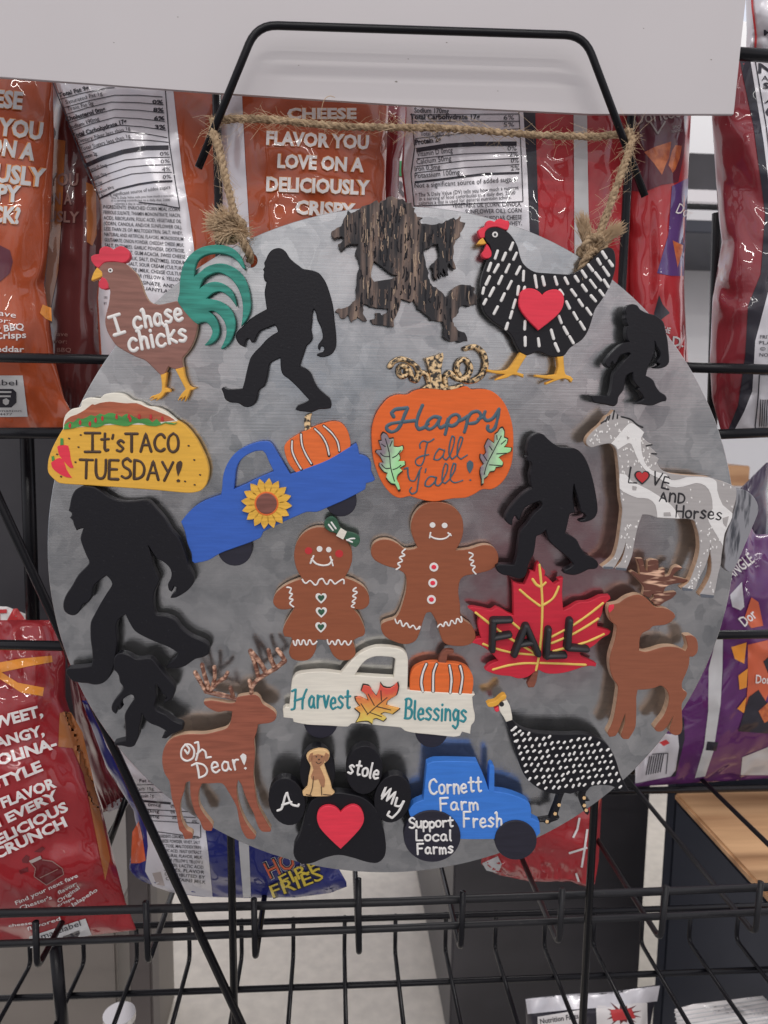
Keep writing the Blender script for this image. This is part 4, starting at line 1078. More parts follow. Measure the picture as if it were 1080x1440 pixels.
k.board('body', [(62, 410), (75, 398), (92, 400), (100, 330), (108, 265), (130, 240), (180, 230), (260, 225), (345, 235), (370, 205), (410, 160), (460, 125), (520, 105), (600, 108), (650, 122), (672, 150), (675, 200),
                 (672, 315), (800, 325), (900, 330), (990, 335), (1003, 338), (990, 350), (995, 400), (1003, 440), (1000, 470), (985, 490), (980, 530), (940, 520), (930, 540), (900, 545), (800, 535), (700, 525),
                 (660, 515), (640, 500), (540, 490), (450, 480), (400, 480), (380, 495), (280, 490), (180, 485), (115, 472), (110, 455), (65, 450)], M['cream'], corner=45,
        holes=[[(415, 243), (440, 200), (475, 165), (520, 150), (600, 155), (615, 165), (605, 255), (520, 250)]], puck=[(250, 380), (800, 430)])
k.strokes('lettering', [[(105, 410), (118, 405), (122, 360), (125, 310), (108, 320)], [(178, 312), (160, 360), (158, 405)], [(120, 368), (165, 352)]] + hand('arvest', (190, 402), (390, 408), 95, 5), 13, M['tealink'])
k.strokes('lettering', hand('Blessings', (662, 455), (958, 468), 92, 6), 13, M['tealink'])
q1, q2 = k.uv([(560, 480)], k.front)[0], k.uv([(560, 290)], k.front)[0]
lm3 = gradient('autumn_leaf_paint', [(0.15, paint(225, 200, 90)), (0.5, paint(236, 160, 74)), (0.85, paint(196, 74, 58))], q1[1], q2[1], 1)
ml = [(455, 290), (485, 295), (500, 320), (520, 345), (535, 310), (540, 280), (555, 300), (590, 305), (625, 280), (630, 300), (620, 340), (605, 350), (575, 370), (570, 390), (600, 400), (635, 408), (620, 420),
      (600, 435), (560, 425), (540, 435), (570, 455), (555, 470), (520, 455), (505, 460), (500, 485), (480, 470), (450, 470), (420, 475), (435, 450), (440, 430), (415, 408), (440, 395), (420, 370), (415, 350),
      (440, 350), (480, 370), (470, 340), (445, 320)]
k.board('leaf', ring(ml, .975), lm3, dz=0.0021, thick=0.002, seg=2, corner=50)
k.board('leaf_rim', ring(ml, 1.03), M['burnt'], dz=0.0016, thick=0.0015, seg=2, corner=50)
k.strokes('leaf_veins', [[(475, 435), (520, 395), (572, 352)], [(478, 432), (445, 382)], [(510, 390), (480, 335)], [(545, 365), (542, 318)], [(520, 395), (590, 412)], [(490, 425), (545, 445)]], 6, M['inkbrown'], dz=0.0021, height=0.0002)

# stag
d = Magnet('stag_cutout', 'reddish brown stag cutout with streaked antlers and white lettering', 'cutout', Z(210, 890, 210 / 975), (400, 800), 0.0165, 0.005, 'deer cutouts')
d.board('body', [(575, 422), (640, 408), (690, 405), (720, 425), (740, 465), (780, 490), (815, 515), (830, 545), (815, 575), (780, 590), (740, 595), (710, 600), (700, 650), (685, 700), (690, 780), (685, 860), (680, 930),
                 (685, 980), (695, 1060), (710, 1130), (740, 1190), (780, 1260), (795, 1285), (790, 1300), (740, 1300), (715, 1275), (700, 1240), (680, 1180), (650, 1120), (620, 1050), (600, 990), (580, 962),
                 (570, 1010), (575, 1080), (595, 1160), (630, 1240), (665, 1290), (695, 1330), (685, 1350), (640, 1345), (620, 1320), (600, 1280), (585, 1220), (570, 1140), (540, 1080), (510, 1030), (475, 985),
                 (400, 985), (345, 985), (325, 1030), (320, 1090), (330, 1140), (360, 1190), (400, 1240), (415, 1265), (405, 1295), (360, 1290), (345, 1270), (330, 1230), (300, 1180), (280, 1120), (268, 1060),
                 (265, 970), (240, 980), (225, 1040), (205, 1100), (200, 1170), (215, 1240), (245, 1290), (280, 1310), (280, 1345), (230, 1350), (215, 1310), (195, 1290), (185, 1240), (170, 1160), (150, 1100),
                 (140, 1040), (130, 970), (100, 920), (85, 860), (85, 800), (100, 745), (140, 695), (200, 670), (270, 662), (360, 662), (440, 645), (510, 620), (535, 560), (540, 515), (500, 510), (450, 518),
                 (400, 500), (360, 470), (355, 450), (400, 442), (460, 450), (520, 460), (560, 455)], M['deer'], puck=[(420, 800)])
d.strokes('antler', [[(580, 432), (500, 408), (430, 392), (370, 378)], [(372, 378), (335, 315), (300, 255)], [(388, 360), (362, 275), (345, 205)], [(415, 345), (428, 285), (425, 222)], [(400, 370), (450, 318), (492, 290), (512, 255)], [(548, 408), (530, 355)]],
          27, M['antler'], dz=-0.0035, height=0.0032)
d.strokes('antler', [[(668, 412), (672, 350), (712, 300), (762, 265), (830, 225), (885, 180)], [(662, 345), (654, 312)], [(712, 285), (690, 195), (660, 115)], [(762, 258), (720, 185), (672, 128)], [(815, 215), (790, 160), (778, 112)], [(885, 182), (862, 140), (835, 105)]],
          30, M['antler'], dz=-0.0035, height=0.0032)
d.strokes('lettering', [[(232, 765), (250, 790), (262, 760), (235, 728), (210, 765), (212, 815), (245, 835), (285, 815), (292, 765), (265, 730), (235, 728)], [(298, 718), (318, 712), (322, 760), (305, 830)], [(312, 790), (345, 760), (365, 775), (372, 815), (402, 810)]], 15, M['white'])
d.strokes('lettering', [[(278, 865), (308, 850), (320, 900), (325, 945)], [(308, 850), (355, 862), (378, 900), (362, 930), (325, 945)]] + hand('ear', (415, 918), (592, 882), 105, 6), 15, M['white'])
d.patch('exclamation_mark', [[(592, 805), (610, 788), (632, 800), (632, 830), (620, 865), (608, 845)], [(616, 884), (628, 876), (637, 884), (628, 894)]], M['white'], 0.0004)

# guinea fowl
g = Magnet('guinea_fowl_cutout', 'black guinea fowl cutout covered in white dots, white head', 'cutout', Z(660, 960, 240 / 1080), (600, 500), 0.0145, 0.005)
gp = [(233, 247), (271, 234), (300, 270), (350, 300), (420, 318), (520, 325), (620, 328), (700, 325), (770, 335), (830, 360), (880, 400), (910, 450), (935, 510), (955, 580), (985, 640), (1015, 688), (985, 690), (950, 680),
      (900, 655), (830, 650), (770, 660), (740, 690), (690, 690), (640, 705), (610, 700), (550, 705), (490, 695), (430, 665), (380, 625), (345, 580), (320, 520), (300, 460), (285, 400), (262, 330)]
g.board('body', gp, M['black'], puck=[(600, 500)])
g.board('head', [(190, 150), (215, 120), (240, 115), (258, 150), (272, 215), (272, 238), (233, 250), (215, 215), (195, 185)], M['cream'], dz=0.0002)
g.board('casque', [(112, 138), (128, 126), (166, 118), (192, 94), (220, 77), (235, 84), (231, 103), (204, 117), (183, 141), (150, 155), (122, 154)], M['yellow'], dz=0.0004)
g.board('wattle', [(163, 165), (185, 155), (190, 180), (175, 188), (163, 180)], M['red'], dz=0.0004)
g.blob('eye', (205, 137), 15, 15, M['ink'], 0.0005, 0.0004, bev=.0001)
g.board('leg', [(565, 700), (602, 700), (585, 745), (572, 800), (550, 860), (572, 855), (560, 870), (520, 885), (495, 898), (470, 885), (428, 888), (425, 876), (470, 870), (510, 862), (525, 820), (545, 770)], M['black'], dz=-0.0006)
g.board('leg', [(708, 688), (745, 685), (735, 720), (764, 750), (735, 752), (742, 800), (762, 820), (752, 840), (735, 830), (715, 790), (702, 750)], M['black'], dz=-0.0006)
g.patch('leg_spots', [[(x - 11, y), (x - 3, y - 11), (x + 11, y - 6), (x + 9, y + 9), (x - 5, y + 11)] for x, y in ((568, 775), (543, 830), (492, 880), (727, 730), (728, 778), (740, 808))], M['tan'], 0.0001)
rr = random.Random(11); dots = []
for i in range(-16, 26):
    for j in range(-16, 26):
        x = 560 + i * 41 + j * 13 + rr.uniform(-6, 6); y = 500 - i * 5 + j * 39 + rr.uniform(-6, 6)
        dx, dy = 8 * rr.uniform(.55, 1.1), -10 * rr.uniform(.55, 1.1)
        if all(inside((x + a, y + b_), gp) for a, b_ in ((14, 0), (-14, 0), (0, 15), (0, -15))): dots.append([(x - dx * .6, y - dy * .6), (x + dx * .6, y + dy * .6)])
        elif y > 560 and x > 880 and inside((x, y), gp): dots.append([(x - 3, y), (x + 3, y - 3)])
dots += [[(268, 302), (276, 296)], [(290, 286), (295, 280)], [(285, 330), (296, 324)], [(312, 312), (322, 304)], [(288, 372), (297, 367)]]
g.strokes('white_dots', dots, 17, M['white'])

# paw
p = Magnet('paw_cutout', 'black paw print cutout with red heart, sitting dog and white lettering', 'cutout', Z(360, 1020, 420 / 1080), (300, 380), 0.0185, 0.007)
p.board('pad', [(160, 395), (180, 320), (200, 275), (240, 255), (290, 245), (340, 250), (390, 265), (430, 300), (455, 360), (470, 430), (465, 475), (440, 498), (400, 495), (350, 480), (300, 470), (250, 480), (200, 500),
                (160, 500), (138, 475), (137, 440)], M['black'], puck=[(300, 380)])
p.blob('toe', (112, 277), 66, 87, M['black'], -0.0003, rot=-14)
p.blob('toe', (222, 170), 64, 92, M['black'], -0.0006, rot=-2)
p.blob('toe', (391, 162), 66, 88, M['black'], -0.0003, rot=4)
p.blob('toe', (494, 266), 66, 88, M['black'], -0.0006, rot=14)
p.board('heart', [(306, 317), (325, 299), (355, 290), (380, 305), (391, 340), (380, 370), (345, 410), (306, 448), (265, 410), (230, 370), (220, 335), (230, 305), (258, 292), (288, 299)], M['red'], dz=0.0025, thick=0.0024)
p.board('dog', [(182, 112), (195, 98), (225, 88), (255, 92), (266, 105), (262, 125), (245, 140), (258, 180), (270, 210), (275, 235), (284, 245), (270, 256), (240, 258), (200, 258), (172, 256), (168, 243), (185, 225),
                (190, 190), (198, 150), (188, 130)], M['tan'], dz=0.0022, thick=0.0027, seg=2)
p.patch('dog_ears', [[(196, 104), (206, 100), (204, 126), (194, 134), (189, 122)], [(252, 100), (264, 106), (260, 128), (250, 132), (246, 116)]], M['tanbrown'], 0.0026, 0.0004)
p.strokes('dog_outline', [[(208, 184), (204, 225), (196, 250)], [(236, 222), (238, 252)], [(218, 132), (226, 138), (236, 132)], [(182, 250), (200, 254)], [(244, 250), (270, 252)]], 3.2, M['inkbrown'], dz=0.0024, height=0.0005)
p.patch('dog_face', [[(216, 112), (220, 112), (220, 116), (216, 116)], [(236, 112), (240, 112), (240, 116), (236, 116)], [(224, 122), (232, 122), (228, 128)]], M['ink'], 0.0029, 0.0002, seg=1)
p.patch('dog_patches', [[(200, 112), (225, 105), (248, 112), (246, 135), (230, 150), (242, 175), (250, 200), (246, 225), (236, 222), (226, 195), (206, 200), (198, 185), (208, 160), (200, 138)]], M['tanbrown'], 0.0026, 0.0004)
p.strokes('lettering', [[(78, 308), (92, 302), (105, 258), (112, 242), (128, 285), (152, 292), (155, 285)], [(95, 288), (128, 277)]], 9, M['white'])
p.strokes('lettering', hand('stole', (333, 172), (440, 194), 52, 3), 9, M['white'])
p.strokes('lettering', [[(455, 255), (470, 222), (455, 265)], [(458, 262), (488, 228), (473, 272)], [(475, 270), (505, 240), (490, 283)], [(510, 262), (502, 290), (520, 292), (532, 275)], [(535, 275), (515, 312), (492, 335), (475, 325), (482, 312)]], 9, M['white'])

# tractor
t = Magnet('tractor_cutout', 'blue tractor cutout with black wheels and white lettering', 'cutout', Z(360, 1020, 420 / 1080), (760, 320), 0.0165, 0.007)
t.board('body', [(618, 142), (640, 132), (700, 130), (800, 133), (815, 165), (830, 200), (842, 238), (845, 150), (853, 142), (862, 150), (862, 240), (900, 245), (950, 260), (990, 285), (995, 335), (1025, 350), (1028, 390),
                 (1005, 410), (870, 412), (740, 412), (640, 400), (560, 335), (552, 308), (570, 285), (605, 270), (612, 200)], M['tractor'], corner=50, puck=[(760, 320)])
t.blob('wheel', (940, 416), 76, 71, M['tyre'], 0.0012, 0.006, n=36)
t.blob('wheel', (637, 402), 103, 93, M['tyre'], 0.0012, 0.006, n=40)
t.strokes('lettering', hand('Cornett', (628, 248), (815, 241), 54, 3), 9, M['white'])
t.strokes('lettering', hand('Farm', (668, 309), (803, 303), 44, 5), 9, M['white'])
t.strokes('lettering', hand('Fresh', (752, 368), (890, 366), 52, 6), 9, M['white'])
t.strokes('wheel_lettering', hand('Support', (555, 372), (712, 366), 36, 5, gap=.16), 8.5, M['white'], dz=0.0012)
t.strokes('wheel_lettering', hand('Local', (580, 417), (706, 416), 36, 6), 8.5, M['white'], dz=0.0012)
t.strokes('wheel_lettering', hand('Farms', (585, 466), (712, 461), 36, 5), 8.5, M['white'], dz=0.0012)
# ---------------------------------------------------------------- wires
def smooth3(pts, seg=6, corner=None):
    P = [Vector(p) for p in pts]; n = len(P); out = []
    for i in range(n - 1):
        p0, p1, p2, p3 = P[max(0, i - 1)], P[i], P[i + 1], P[min(n - 1, i + 2)]
        for k in range(seg):
            t = k / seg
            out.append(0.5 * ((2 * p1) + (p2 - p0) * t + (2 * p0 - 5 * p1 + 4 * p2 - p3) * t * t + (3 * p1 - p0 - 3 * p2 + p3) * t ** 3))
    out.append(P[-1])
    return out


def fillet(pts, r, seg=6):
    P = [Vector(p) for p in pts]; out = [P[0]]
    for a, b, c in zip(P, P[1:], P[2:]):
        d1, d2 = (a - b), (c - b)
        q = min(r, d1.length * .45, d2.length * .45)
        s, e = b + d1.normalized() * q, b + d2.normalized() * q
        for k in range(seg + 1):
            t = k / seg
            out.append(s * (1 - t) ** 2 + b * 2 * t * (1 - t) + e * t * t)
    out.append(P[-1])
    return out


def add_tube(bm, pts, r, sides=10, r_end=None, caps=True):
    P = [Vector(p) for p in pts]
    t = (P[1] - P[0]).normalized()
    ref = Vector((0, 0, 1)) if abs(t.z) < .9 else Vector((1, 0, 0))
    nrm = t.cross(ref).normalized()
    rows = []
    for i, p in enumerate(P):
        a = P[max(0, i - 1)]; b = P[min(len(P) - 1, i + 1)]
        tt = (b - a)
        tt = tt.normalized() if tt.length > 1e-9 else t
        nrm = (nrm - tt * nrm.dot(tt)).normalized()
        bn = tt.cross(nrm)
        rr_ = r if r_end is None else r + (r_end - r) * i / (len(P) - 1)
        rows.append([bm.verts.new(p + (nrm * math.cos(2 * math.pi * k / sides) + bn * math.sin(2 * math.pi * k / sides)) * rr_) for k in range(sides)])
    for r1, r2 in zip(rows, rows[1:]):
        for k in range(sides):
            bm.faces.new((r1[k], r1[(k + 1) % sides], r2[(k + 1) % sides], r2[k]))
    if caps and sides > 2:
        bm.faces.new(rows[0]); bm.faces.new(rows[-1])


def wire(name, pts, r, parent, material=None, bend=0.0):
    bm = bmesh.new()
    base = parent.matrix_world.translation
    P = [Vector(p) - base for p in pts]
    if bend and len(P) > 2: P = fillet(P, bend)
    add_tube(bm, P, r)
    return link_mesh(name, bm, material or M['wire'], parent, smooth=True)


def root_at(name, loc, label, cat, group=None):
    return empty(name, Matrix.Translation(loc), label, cat, group)


# ---------------------------------------------------------------- wire easel that carries the board
YE = 0.037
easel = root_at('wire_display_stand', at(560, 1430, YE), 'black wire display stand with bent top frame behind the round metal board', 'display stand')
wire('upright', [at(303, 60, YE), at(331, 1500, YE)], 0.0030, easel)
wire('upright', [at(893, 60, YE), at(816, 1500, YE)], 0.0031, easel)
wire('brace', [at(-80, 530, YE - .0065), at(0, 706, YE - .0065), at(372, 1510, YE - .0065)], 0.0032, easel)
wire('top_frame', [at(279, 236, 0.013), at(361, 35, 0.010), at(822, 50, 0.010), at(907, 276, 0.013)], 0.0025, easel, bend=0.013)

# ---------------------------------------------------------------- white sign board
YB = 0.0285
bm = bmesh.new()
quad = [at(-90, -60, YB), at(1055, -60, YB), at(1048.5, 0, YB), at(1032, 161, YB), at(830, 160, YB), at(560, 147, YB), at(300, 130, YB), at(-90, 102, YB)]
root = root_at('sign_board', at(520, 150, YB), 'blank white rigid sign board across the top behind the bent wire', 'sign board')
f_ = [bm.verts.new(p - root.location) for p in quad]
b_ = [bm.verts.new(p - root.location + Vector((0, .0028, 0))) for p in quad]
bm.faces.new(f_); bm.faces.new(b_)
for i in range(len(f_)): bm.faces.new((f_[i], f_[(i + 1) % len(f_)], b_[(i + 1) % len(f_)], b_[i]))
bmesh.ops.bevel(bm, geom=bm.edges[:], offset=0.0004, segments=2, affect='EDGES')
link_mesh('panel', bm, M['board'], root)
bm = bmesh.new()
for x, y, w_ in ((557, 115, 2.2), (574, 83, 1.2), (628, 60, 1.3), (420, 92, 1.0), (1000, 84, 1.4), (160, 60, 1.2), (700, 128, 1.0), (905, 40, 1.1), (250, 24, 1.2)):
    vs = [bm.verts.new(at(x + dx * w_, y + dy * w_, YB - .0001) - root.location) for dx, dy in ((-1, -.3), (.2, -.7), (1.2, .1), (0, .5))]
    bm.faces.new(vs)
link_mesh('scuff_marks', bm, M['olive'], root)

# ---------------------------------------------------------------- twine
tw = root_at('jute_twine', at(600, 180, 0.02), 'frayed jute twine looped over the wire stand, knotted to the metal board', 'twine')
rnd = random.Random(3)


def twine_run(name, pts, r=0.0026, pitch=0.013, fibres=120):
    P = smooth3([p - tw.location for p in pts], 10)
    Q = [P[0]]
    for p in P[1:]:
        if (p - Q[-1]).length > 0.0009: Q.append(p)
    bm = bmesh.new()
    t0 = (Q[1] - Q[0]).normalized()
    nrm = t0.cross(Vector((0, 1, 0.2))).normalized()
    strands = [[], [], []]; s = 0.0; frames = []
    for i, p in enumerate(Q):
        if i: s += (p - Q[i - 1]).length
        t_ = (Q[min(i + 1, len(Q) - 1)] - Q[max(i - 1, 0)]).normalized()
        nrm = (nrm - t_ * nrm.dot(t_)).normalized(); bn = t_.cross(nrm)
        frames.append((p, t_, nrm, bn))
        for k in range(3):
            a = 2 * math.pi * (s / pitch + k / 3 + .18 * noise.noise(Vector((s * 60, 3.1, 0))))
            wob = 1 + .42 * noise.noise(Vector((s * 260, k * 7.7, 1.3)))
            strands[k].append(p + (nrm * math.cos(a) + bn * math.sin(a)) * r * .52 * wob)
    for st_ in strands: add_tube(bm, st_, r * .56, 7)
    o = link_mesh(name, bm, M['twine'], tw, smooth=True)
    bm = bmesh.new()
    for _ in range(fibres):
        p, t_, n_, b2 = rnd.choice(frames)
        a = rnd.uniform(0, 6.28); out = n_ * math.cos(a) + b2 * math.sin(a)
        L = rnd.choice((.004, .006, .006, .009, .013)) * rnd.uniform(.6, 1.3)
        d = (t_ * rnd.choice((-1, 1)) * rnd.uniform(.5, 1.3) + out * rnd.uniform(.2, .9)).normalized()
        c = p + out * r * .8
        bend = Vector((rnd.uniform(-1, 1), rnd.uniform(-1, 1), rnd.uniform(-1, .5))) * L * .4
        add_tube(bm, [c, c + d * L * .5, c + d * L + bend], 0.00011, 3, 0.00006, False)
    link_mesh('loose_fibres', bm, M['fibre'], tw)
    return frames


def tuft(base_px, dir_px, y, length, n=170, spread=.55):
    bm = bmesh.new()
    base = at(*base_px, y) - tw.location
    tip = at(base_px[0] + dir_px[0], base_px[1] + dir_px[1], y - .004) - tw.location
    ax = (tip - base).normalized()
    for _ in range(n):
        j = Vector((rnd.gauss(0, 1), rnd.gauss(0, 1), rnd.gauss(0, 1)))
        d = (ax + j * spread * .5).normalized()
        L = length * rnd.uniform(.55, 1.1)
        s_ = base + Vector((rnd.gauss(0, 1), rnd.gauss(0, 1), rnd.gauss(0, 1))) * .0015
        c1 = s_ + (ax * .6 + d * .4) * L * .45
        add_tube(bm, [s_, c1, s_ + d * L + Vector((rnd.gauss(0, 1), rnd.gauss(0, 1), rnd.gauss(0, 1))) * .0011], 0.00026, 3, 0.00012, False)
    link_mesh('frayed_end', bm, M['fibre'], tw)


def knot(c_px, y, r):
    c = at(*c_px, y)
    pts = []
    for i in range(26):
        a = 2 * math.pi * i / 13
        pts.append(c + Vector((math.cos(a) * r * (.8 + .1 * math.sin(i)), math.sin(a * .5 + .4) * r * .8, math.sin(a) * r * .62 + (i - 13) * r * .03)))
    twine_run('knot', pts, 0.0027, .012, 60)


twine_run('top_run', [at(296, 172, .0195), at(330, 167, .0205), at(390, 169, .0205), at(470, 177, .0205), at(560, 179, .0205), at(640, 181, .0205), at(740, 189, .0205), at(830, 192, .0205), at(888, 187, .0195)], fibres=620)
twine_run('hanging_run', [at(303, 172, .020), at(300, 186, .012), at(307, 205, .004), at(316, 245, -.002), at(327, 290, -.009), at(333, 318, -.014)], fibres=230)
twine_run('hanging_run', [at(884, 184, .020), at(888, 196, .012), at(882, 220, .004), at(868, 260, -.002), at(852, 305, -.009), at(838, 346, -.014)], fibres=280)
knot((325, 322), -.016, .0085)
knot((833, 349), -.016, .0075)
twine_run('hole_loop', [at(336, 330, -.020), at(345, 345, -.022), at(351, 360, -.0175), at(352, 368, -.012)], r=.0026, fibres=30)
twine_run('hole_loop', [at(832, 352, -.020), at(822, 368, -.022), at(814, 386, -.0175), at(811, 392, -.012)], r=.0026, fibres=30)
tuft((326, 318), (-26, -6), -.017, .0150, 420, .42)
tuft((326, 324), (-24, 10), -.017, .0120, 260, .42)
tuft((332, 326), (20, 4), -.018, .0095, 260, .5)
tuft((322, 316), (-8, -16), -.018, .0100, 220, .5)
tuft((830, 347), (-9, -30), -.018, .0190, 420, .17)
tuft((840, 345), (26, -22), -.018, .0175, 420, .24)
bm = bmesh.new()
add_tube(bm, smooth3([at(452, 168, .017) - tw.location, at(453, 150, .012) - tw.location, at(457, 139, .010) - tw.location, at(464, 135, .010) - tw.location, at(471, 137, .011) - tw.location]), .00022, 4)
link_mesh('loose_fibres', bm, M['fibre'], tw)

# ---------------------------------------------------------------- snack bags
def lerp_at(tab, v):
    if v <= tab[0][0]: return tab[0][1]
    for (a, x), (b, y) in zip(tab, tab[1:]):
        if v <= b: return x + (y - x) * (v - a) / (b - a)
    return tab[-1][1]


def smoothstep(t):
    t = max(0.0, min(1.0, t)); return t * t * (3 - 2 * t)


_fonts = {}


def font_mesh(text, bold, italic=0.0):
    key = (text, bold, italic)
    if key not in _fonts:
        cu = bpy.data.curves.new('lettering', 'FONT'); cu.body = text; cu.offset = bold; cu.resolution_u = 2; cu.shear = italic
        o = bpy.data.objects.new('lettering', cu)
        COL.objects.link(o)
        me = bpy.data.meshes.new_from_object(o.evaluated_get(bpy.context.evaluated_depsgraph_get()))
        _fonts[key] = ([(v.co.x, v.co.y) for v in me.vertices], [tuple(p.vertices) for p in me.polygons])
        bpy.data.objects.remove(o); bpy.data.curves.remove(cu); bpy.data.meshes.remove(me)
    return _fonts[key]


class Bag:
    """a sealed pillow of printed foil; left/right edges run down the picture, its skin bulges off its own upright plane"""
    def __init__(self, name, label, L, Rr, T, B, y, bulge, material, seed, group='snack bags on the wire shelves', wr=.0016, nu=80, nv=110, folds=1.0):
        self.L = [(b, a) for a, b in L]; self.R = [(b, a) for a, b in Rr]; self.T, self.B = T, B
        self.y, self.b, self.seed, self.wr, self.folds = y, bulge, seed, wr, folds
        cx = (self.L[len(self.L) // 2][1] + self.R[len(self.R) // 2][1]) / 2
        self.root = root_at(name, at(cx, lerp_at(B, cx), y), label, 'snack bag', group)
        self.o = self.root.matrix_world.translation.copy()
        self.nu, self.nv = nu, nv
        rf_ = random.Random(int(seed * 100))
        self.wpx = max(x for _, x in self.R) - min(x for _, x in self.L)
        self.hpx = max(y_ for _, y_ in B) - min(y_ for _, y_ in T)
        self.creases = []
        for k in range(9):
            an = rf_.uniform(0, math.pi); fq = rf_.uniform(1.6, 5.5)
            self.creases.append((math.cos(an), math.sin(an), fq, rf_.uniform(0, 2), rf_.uniform(0, 50), 1.5 / fq))
        self.parts = {}
        self.H = [[self.h(i / nu, j / nv) for i in range(nu + 1)] for j in range(nv + 1)]
        bm = bmesh.new(); front, back = [], []
        for j in range(nv + 1):
            v = j / nv; rf, rb = [], []
            for i in range(nu + 1):
                u = i / nu
                px, py = self.pxy(u, v)
                hh = self.H[j][i]
                rf.append(bm.verts.new(at(px, py, self.y - hh) - self.o))
                rb.append(bm.verts.new(at(px, py, self.y + .0006 + .7 * self.b * self.env(u, v)) - self.o))
            front.append(rf); back.append(rb)
        for g_ in (front, back):
            for j in range(nv):
                for i in range(nu):
                    bm.faces.new((g_[j][i], g_[j][i + 1], g_[j + 1][i + 1], g_[j + 1][i]))
        ring_ = lambda g_: [g_[0][i] for i in range(nu + 1)] + [g_[j][nu] for j in range(1, nv + 1)] + [g_[nv][i] for i in range(nu - 1, -1, -1)] + [g_[j][0] for j in range(nv - 1, 0, -1)]
        ra, rb2 = ring_(front), ring_(back)
        for i in range(len(ra)):
            j = (i + 1) % len(ra)
            bm.faces.new((ra[i], ra[j], rb2[j], rb2[i]))
        link_mesh('film', bm, material, self.root, smooth=True)

    def pxy(self, u, v):
        y = 0.0; x = 0.0
        x = (lerp_at(self.L, self.L[0][0]) + lerp_at(self.R, self.R[0][0])) / 2
        for _ in range(4):
            t, b = lerp_at(self.T, x), lerp_at(self.B, x)
            y = t + (b - t) * v
            l, r_ = lerp_at(self.L, y), lerp_at(self.R, y)
            x = l + (r_ - l) * u
        return x, y

    def uv(self, x, y):
        t, b = lerp_at(self.T, x), lerp_at(self.B, x)
        l, r_ = lerp_at(self.L, y), lerp_at(self.R, y)
        return (x - l) / max(1e-6, r_ - l), (y - t) / max(1e-6, b - t)

    def env(self, u, v):
        u = max(0, min(1, u)); v = max(0, min(1, v))
        return (1 - abs(2 * u - 1) ** 2.6) ** .75 * smoothstep(min(v, 1 - v) / .28) ** .6

    def h(self, u, v):
        u = max(0, min(1, u)); v = max(0, min(1, v))
        e = self.env(u, v)
        s = self.seed
        q = Vector((u * 3.2 + s * 3.1, v * 4.6 + s, s))
        n1 = noise.noise(q)
        X, Y = u * self.wpx / 100, v * self.hpx / 100
        cr = 0.0
        wob = .35 * noise.noise(Vector((X * 1.3, Y * 1.3, s + 4)))
        for ca, sa, fq, ph, mo, am in self.creases:
            mk = noise.noise(Vector((X * 1.1 + mo, Y * 1.1 - mo, s))) * 2.2 + .25
            if mk <= 0: continue
            t = ((X * ca + Y * sa) * fq + ph + wob * fq) % 2.0
            cr += min(1, mk) * am * abs(t - 1)
        edge = 1 - smoothstep(min(v, 1 - v) / .2)
        seal = math.sin(u * 44 + 2 * noise.noise(Vector((u * 6, v * 3, s)))) * edge * .6
        lim = smoothstep(min(u, 1 - u) / .05) * smoothstep(min(v, 1 - v) / .02)
        return self.b * e * (1 + .22 * n1) + self.wr * lim * (0.95 * self.folds * cr + seal + .8 * n1)

    def place(self, x, y, off):
        u, v = self.uv(x, y)
        gu = max(0.0, min(self.nu - 1e-6, u * self.nu)); gv = max(0.0, min(self.nv - 1e-6, v * self.nv))
        i, j = int(gu), int(gv); fu, fv = gu - i, gv - j
        q = [self.H[j][i], self.H[j][i + 1], self.H[j + 1][i], self.H[j + 1][i + 1]]
        hh = (q[0] * (1 - fu) + q[1] * fu) * (1 - fv) + (q[2] * (1 - fu) + q[3] * fu) * fv + .0001
        return at(x, y, self.y - hh - off) - self.o

    def skin(self, name, verts, faces, material, off, step=9.0):
        bm = bmesh.new()
        vs = [bm.verts.new((x, y, 0)) for x, y in verts]
        for f in faces:
            try: bm.faces.new([vs[i] for i in f])
            except ValueError: pass
        xs = [v[0] for v in verts]; ys = [v[1] for v in verts]
        for lo, hi, no in ((min(xs), max(xs), (1, 0, 0)), (min(ys), max(ys), (0, 1, 0))):
            c = math.floor(lo / step) * step + step
            while c < hi:
                co = (c, 0, 0) if no[0] else (0, c, 0)
                bmesh.ops.bisect_plane(bm, geom=bm.verts[:] + bm.edges[:] + bm.faces[:], dist=1e-5, plane_co=co, plane_no=no)
                c += step
        for v in bm.verts: v.co = self.place(v.co.x, v.co.y, off)
        bm.normal_update()
        # keep faces towards the aisle
        me = bpy.data.meshes.new(name)
        for f in bm.faces:
            if f.normal.y > 0: f.normal_flip()
        bm.to_mesh(me); bm.free()
        for p in me.polygons: p.use_smooth = True
        me.materials.append(material)
        o = bpy.data.objects.new(name, me); COL.objects.link(o)
        o.parent = self.root
        for pre in ('nutrition', 'smart_label', 'bottle', 'barcode', 'picture_panel', 'silver_panel', 'splash', 'flame', 'white_label'):
            home = self.parts.get({'nutrition': 'nutrition_panel', 'bottle': 'bottle_picture', 'splash': 'picture_panel', 'flame': 'flames'}.get(pre, pre))
            if home is not None and name.startswith(pre) and home.name.split('.')[0] != name: o.parent = home
        for pre in ('lettering_', 'slogan_'):
            if name.startswith(pre): self.pending = o
        if name in ('lettering', 'slogan') and getattr(self, 'pending', None):
            self.pending.parent = o; self.pending = None
        self.parts.setdefault(name, o)
        return o

    def panel(self, name, polys, material, off=.0004, step=4.0):
        verts, faces = [], []
        for p in polys:
            tri = tessellate_polygon([[Vector((x, y, 0)) for x, y in p]])
            k = len(verts); verts += [tuple(q) for q in p]; faces += [tuple(k + i for i in t_) for t_ in tri]
        return self.skin(name, verts, faces, material, off, step)

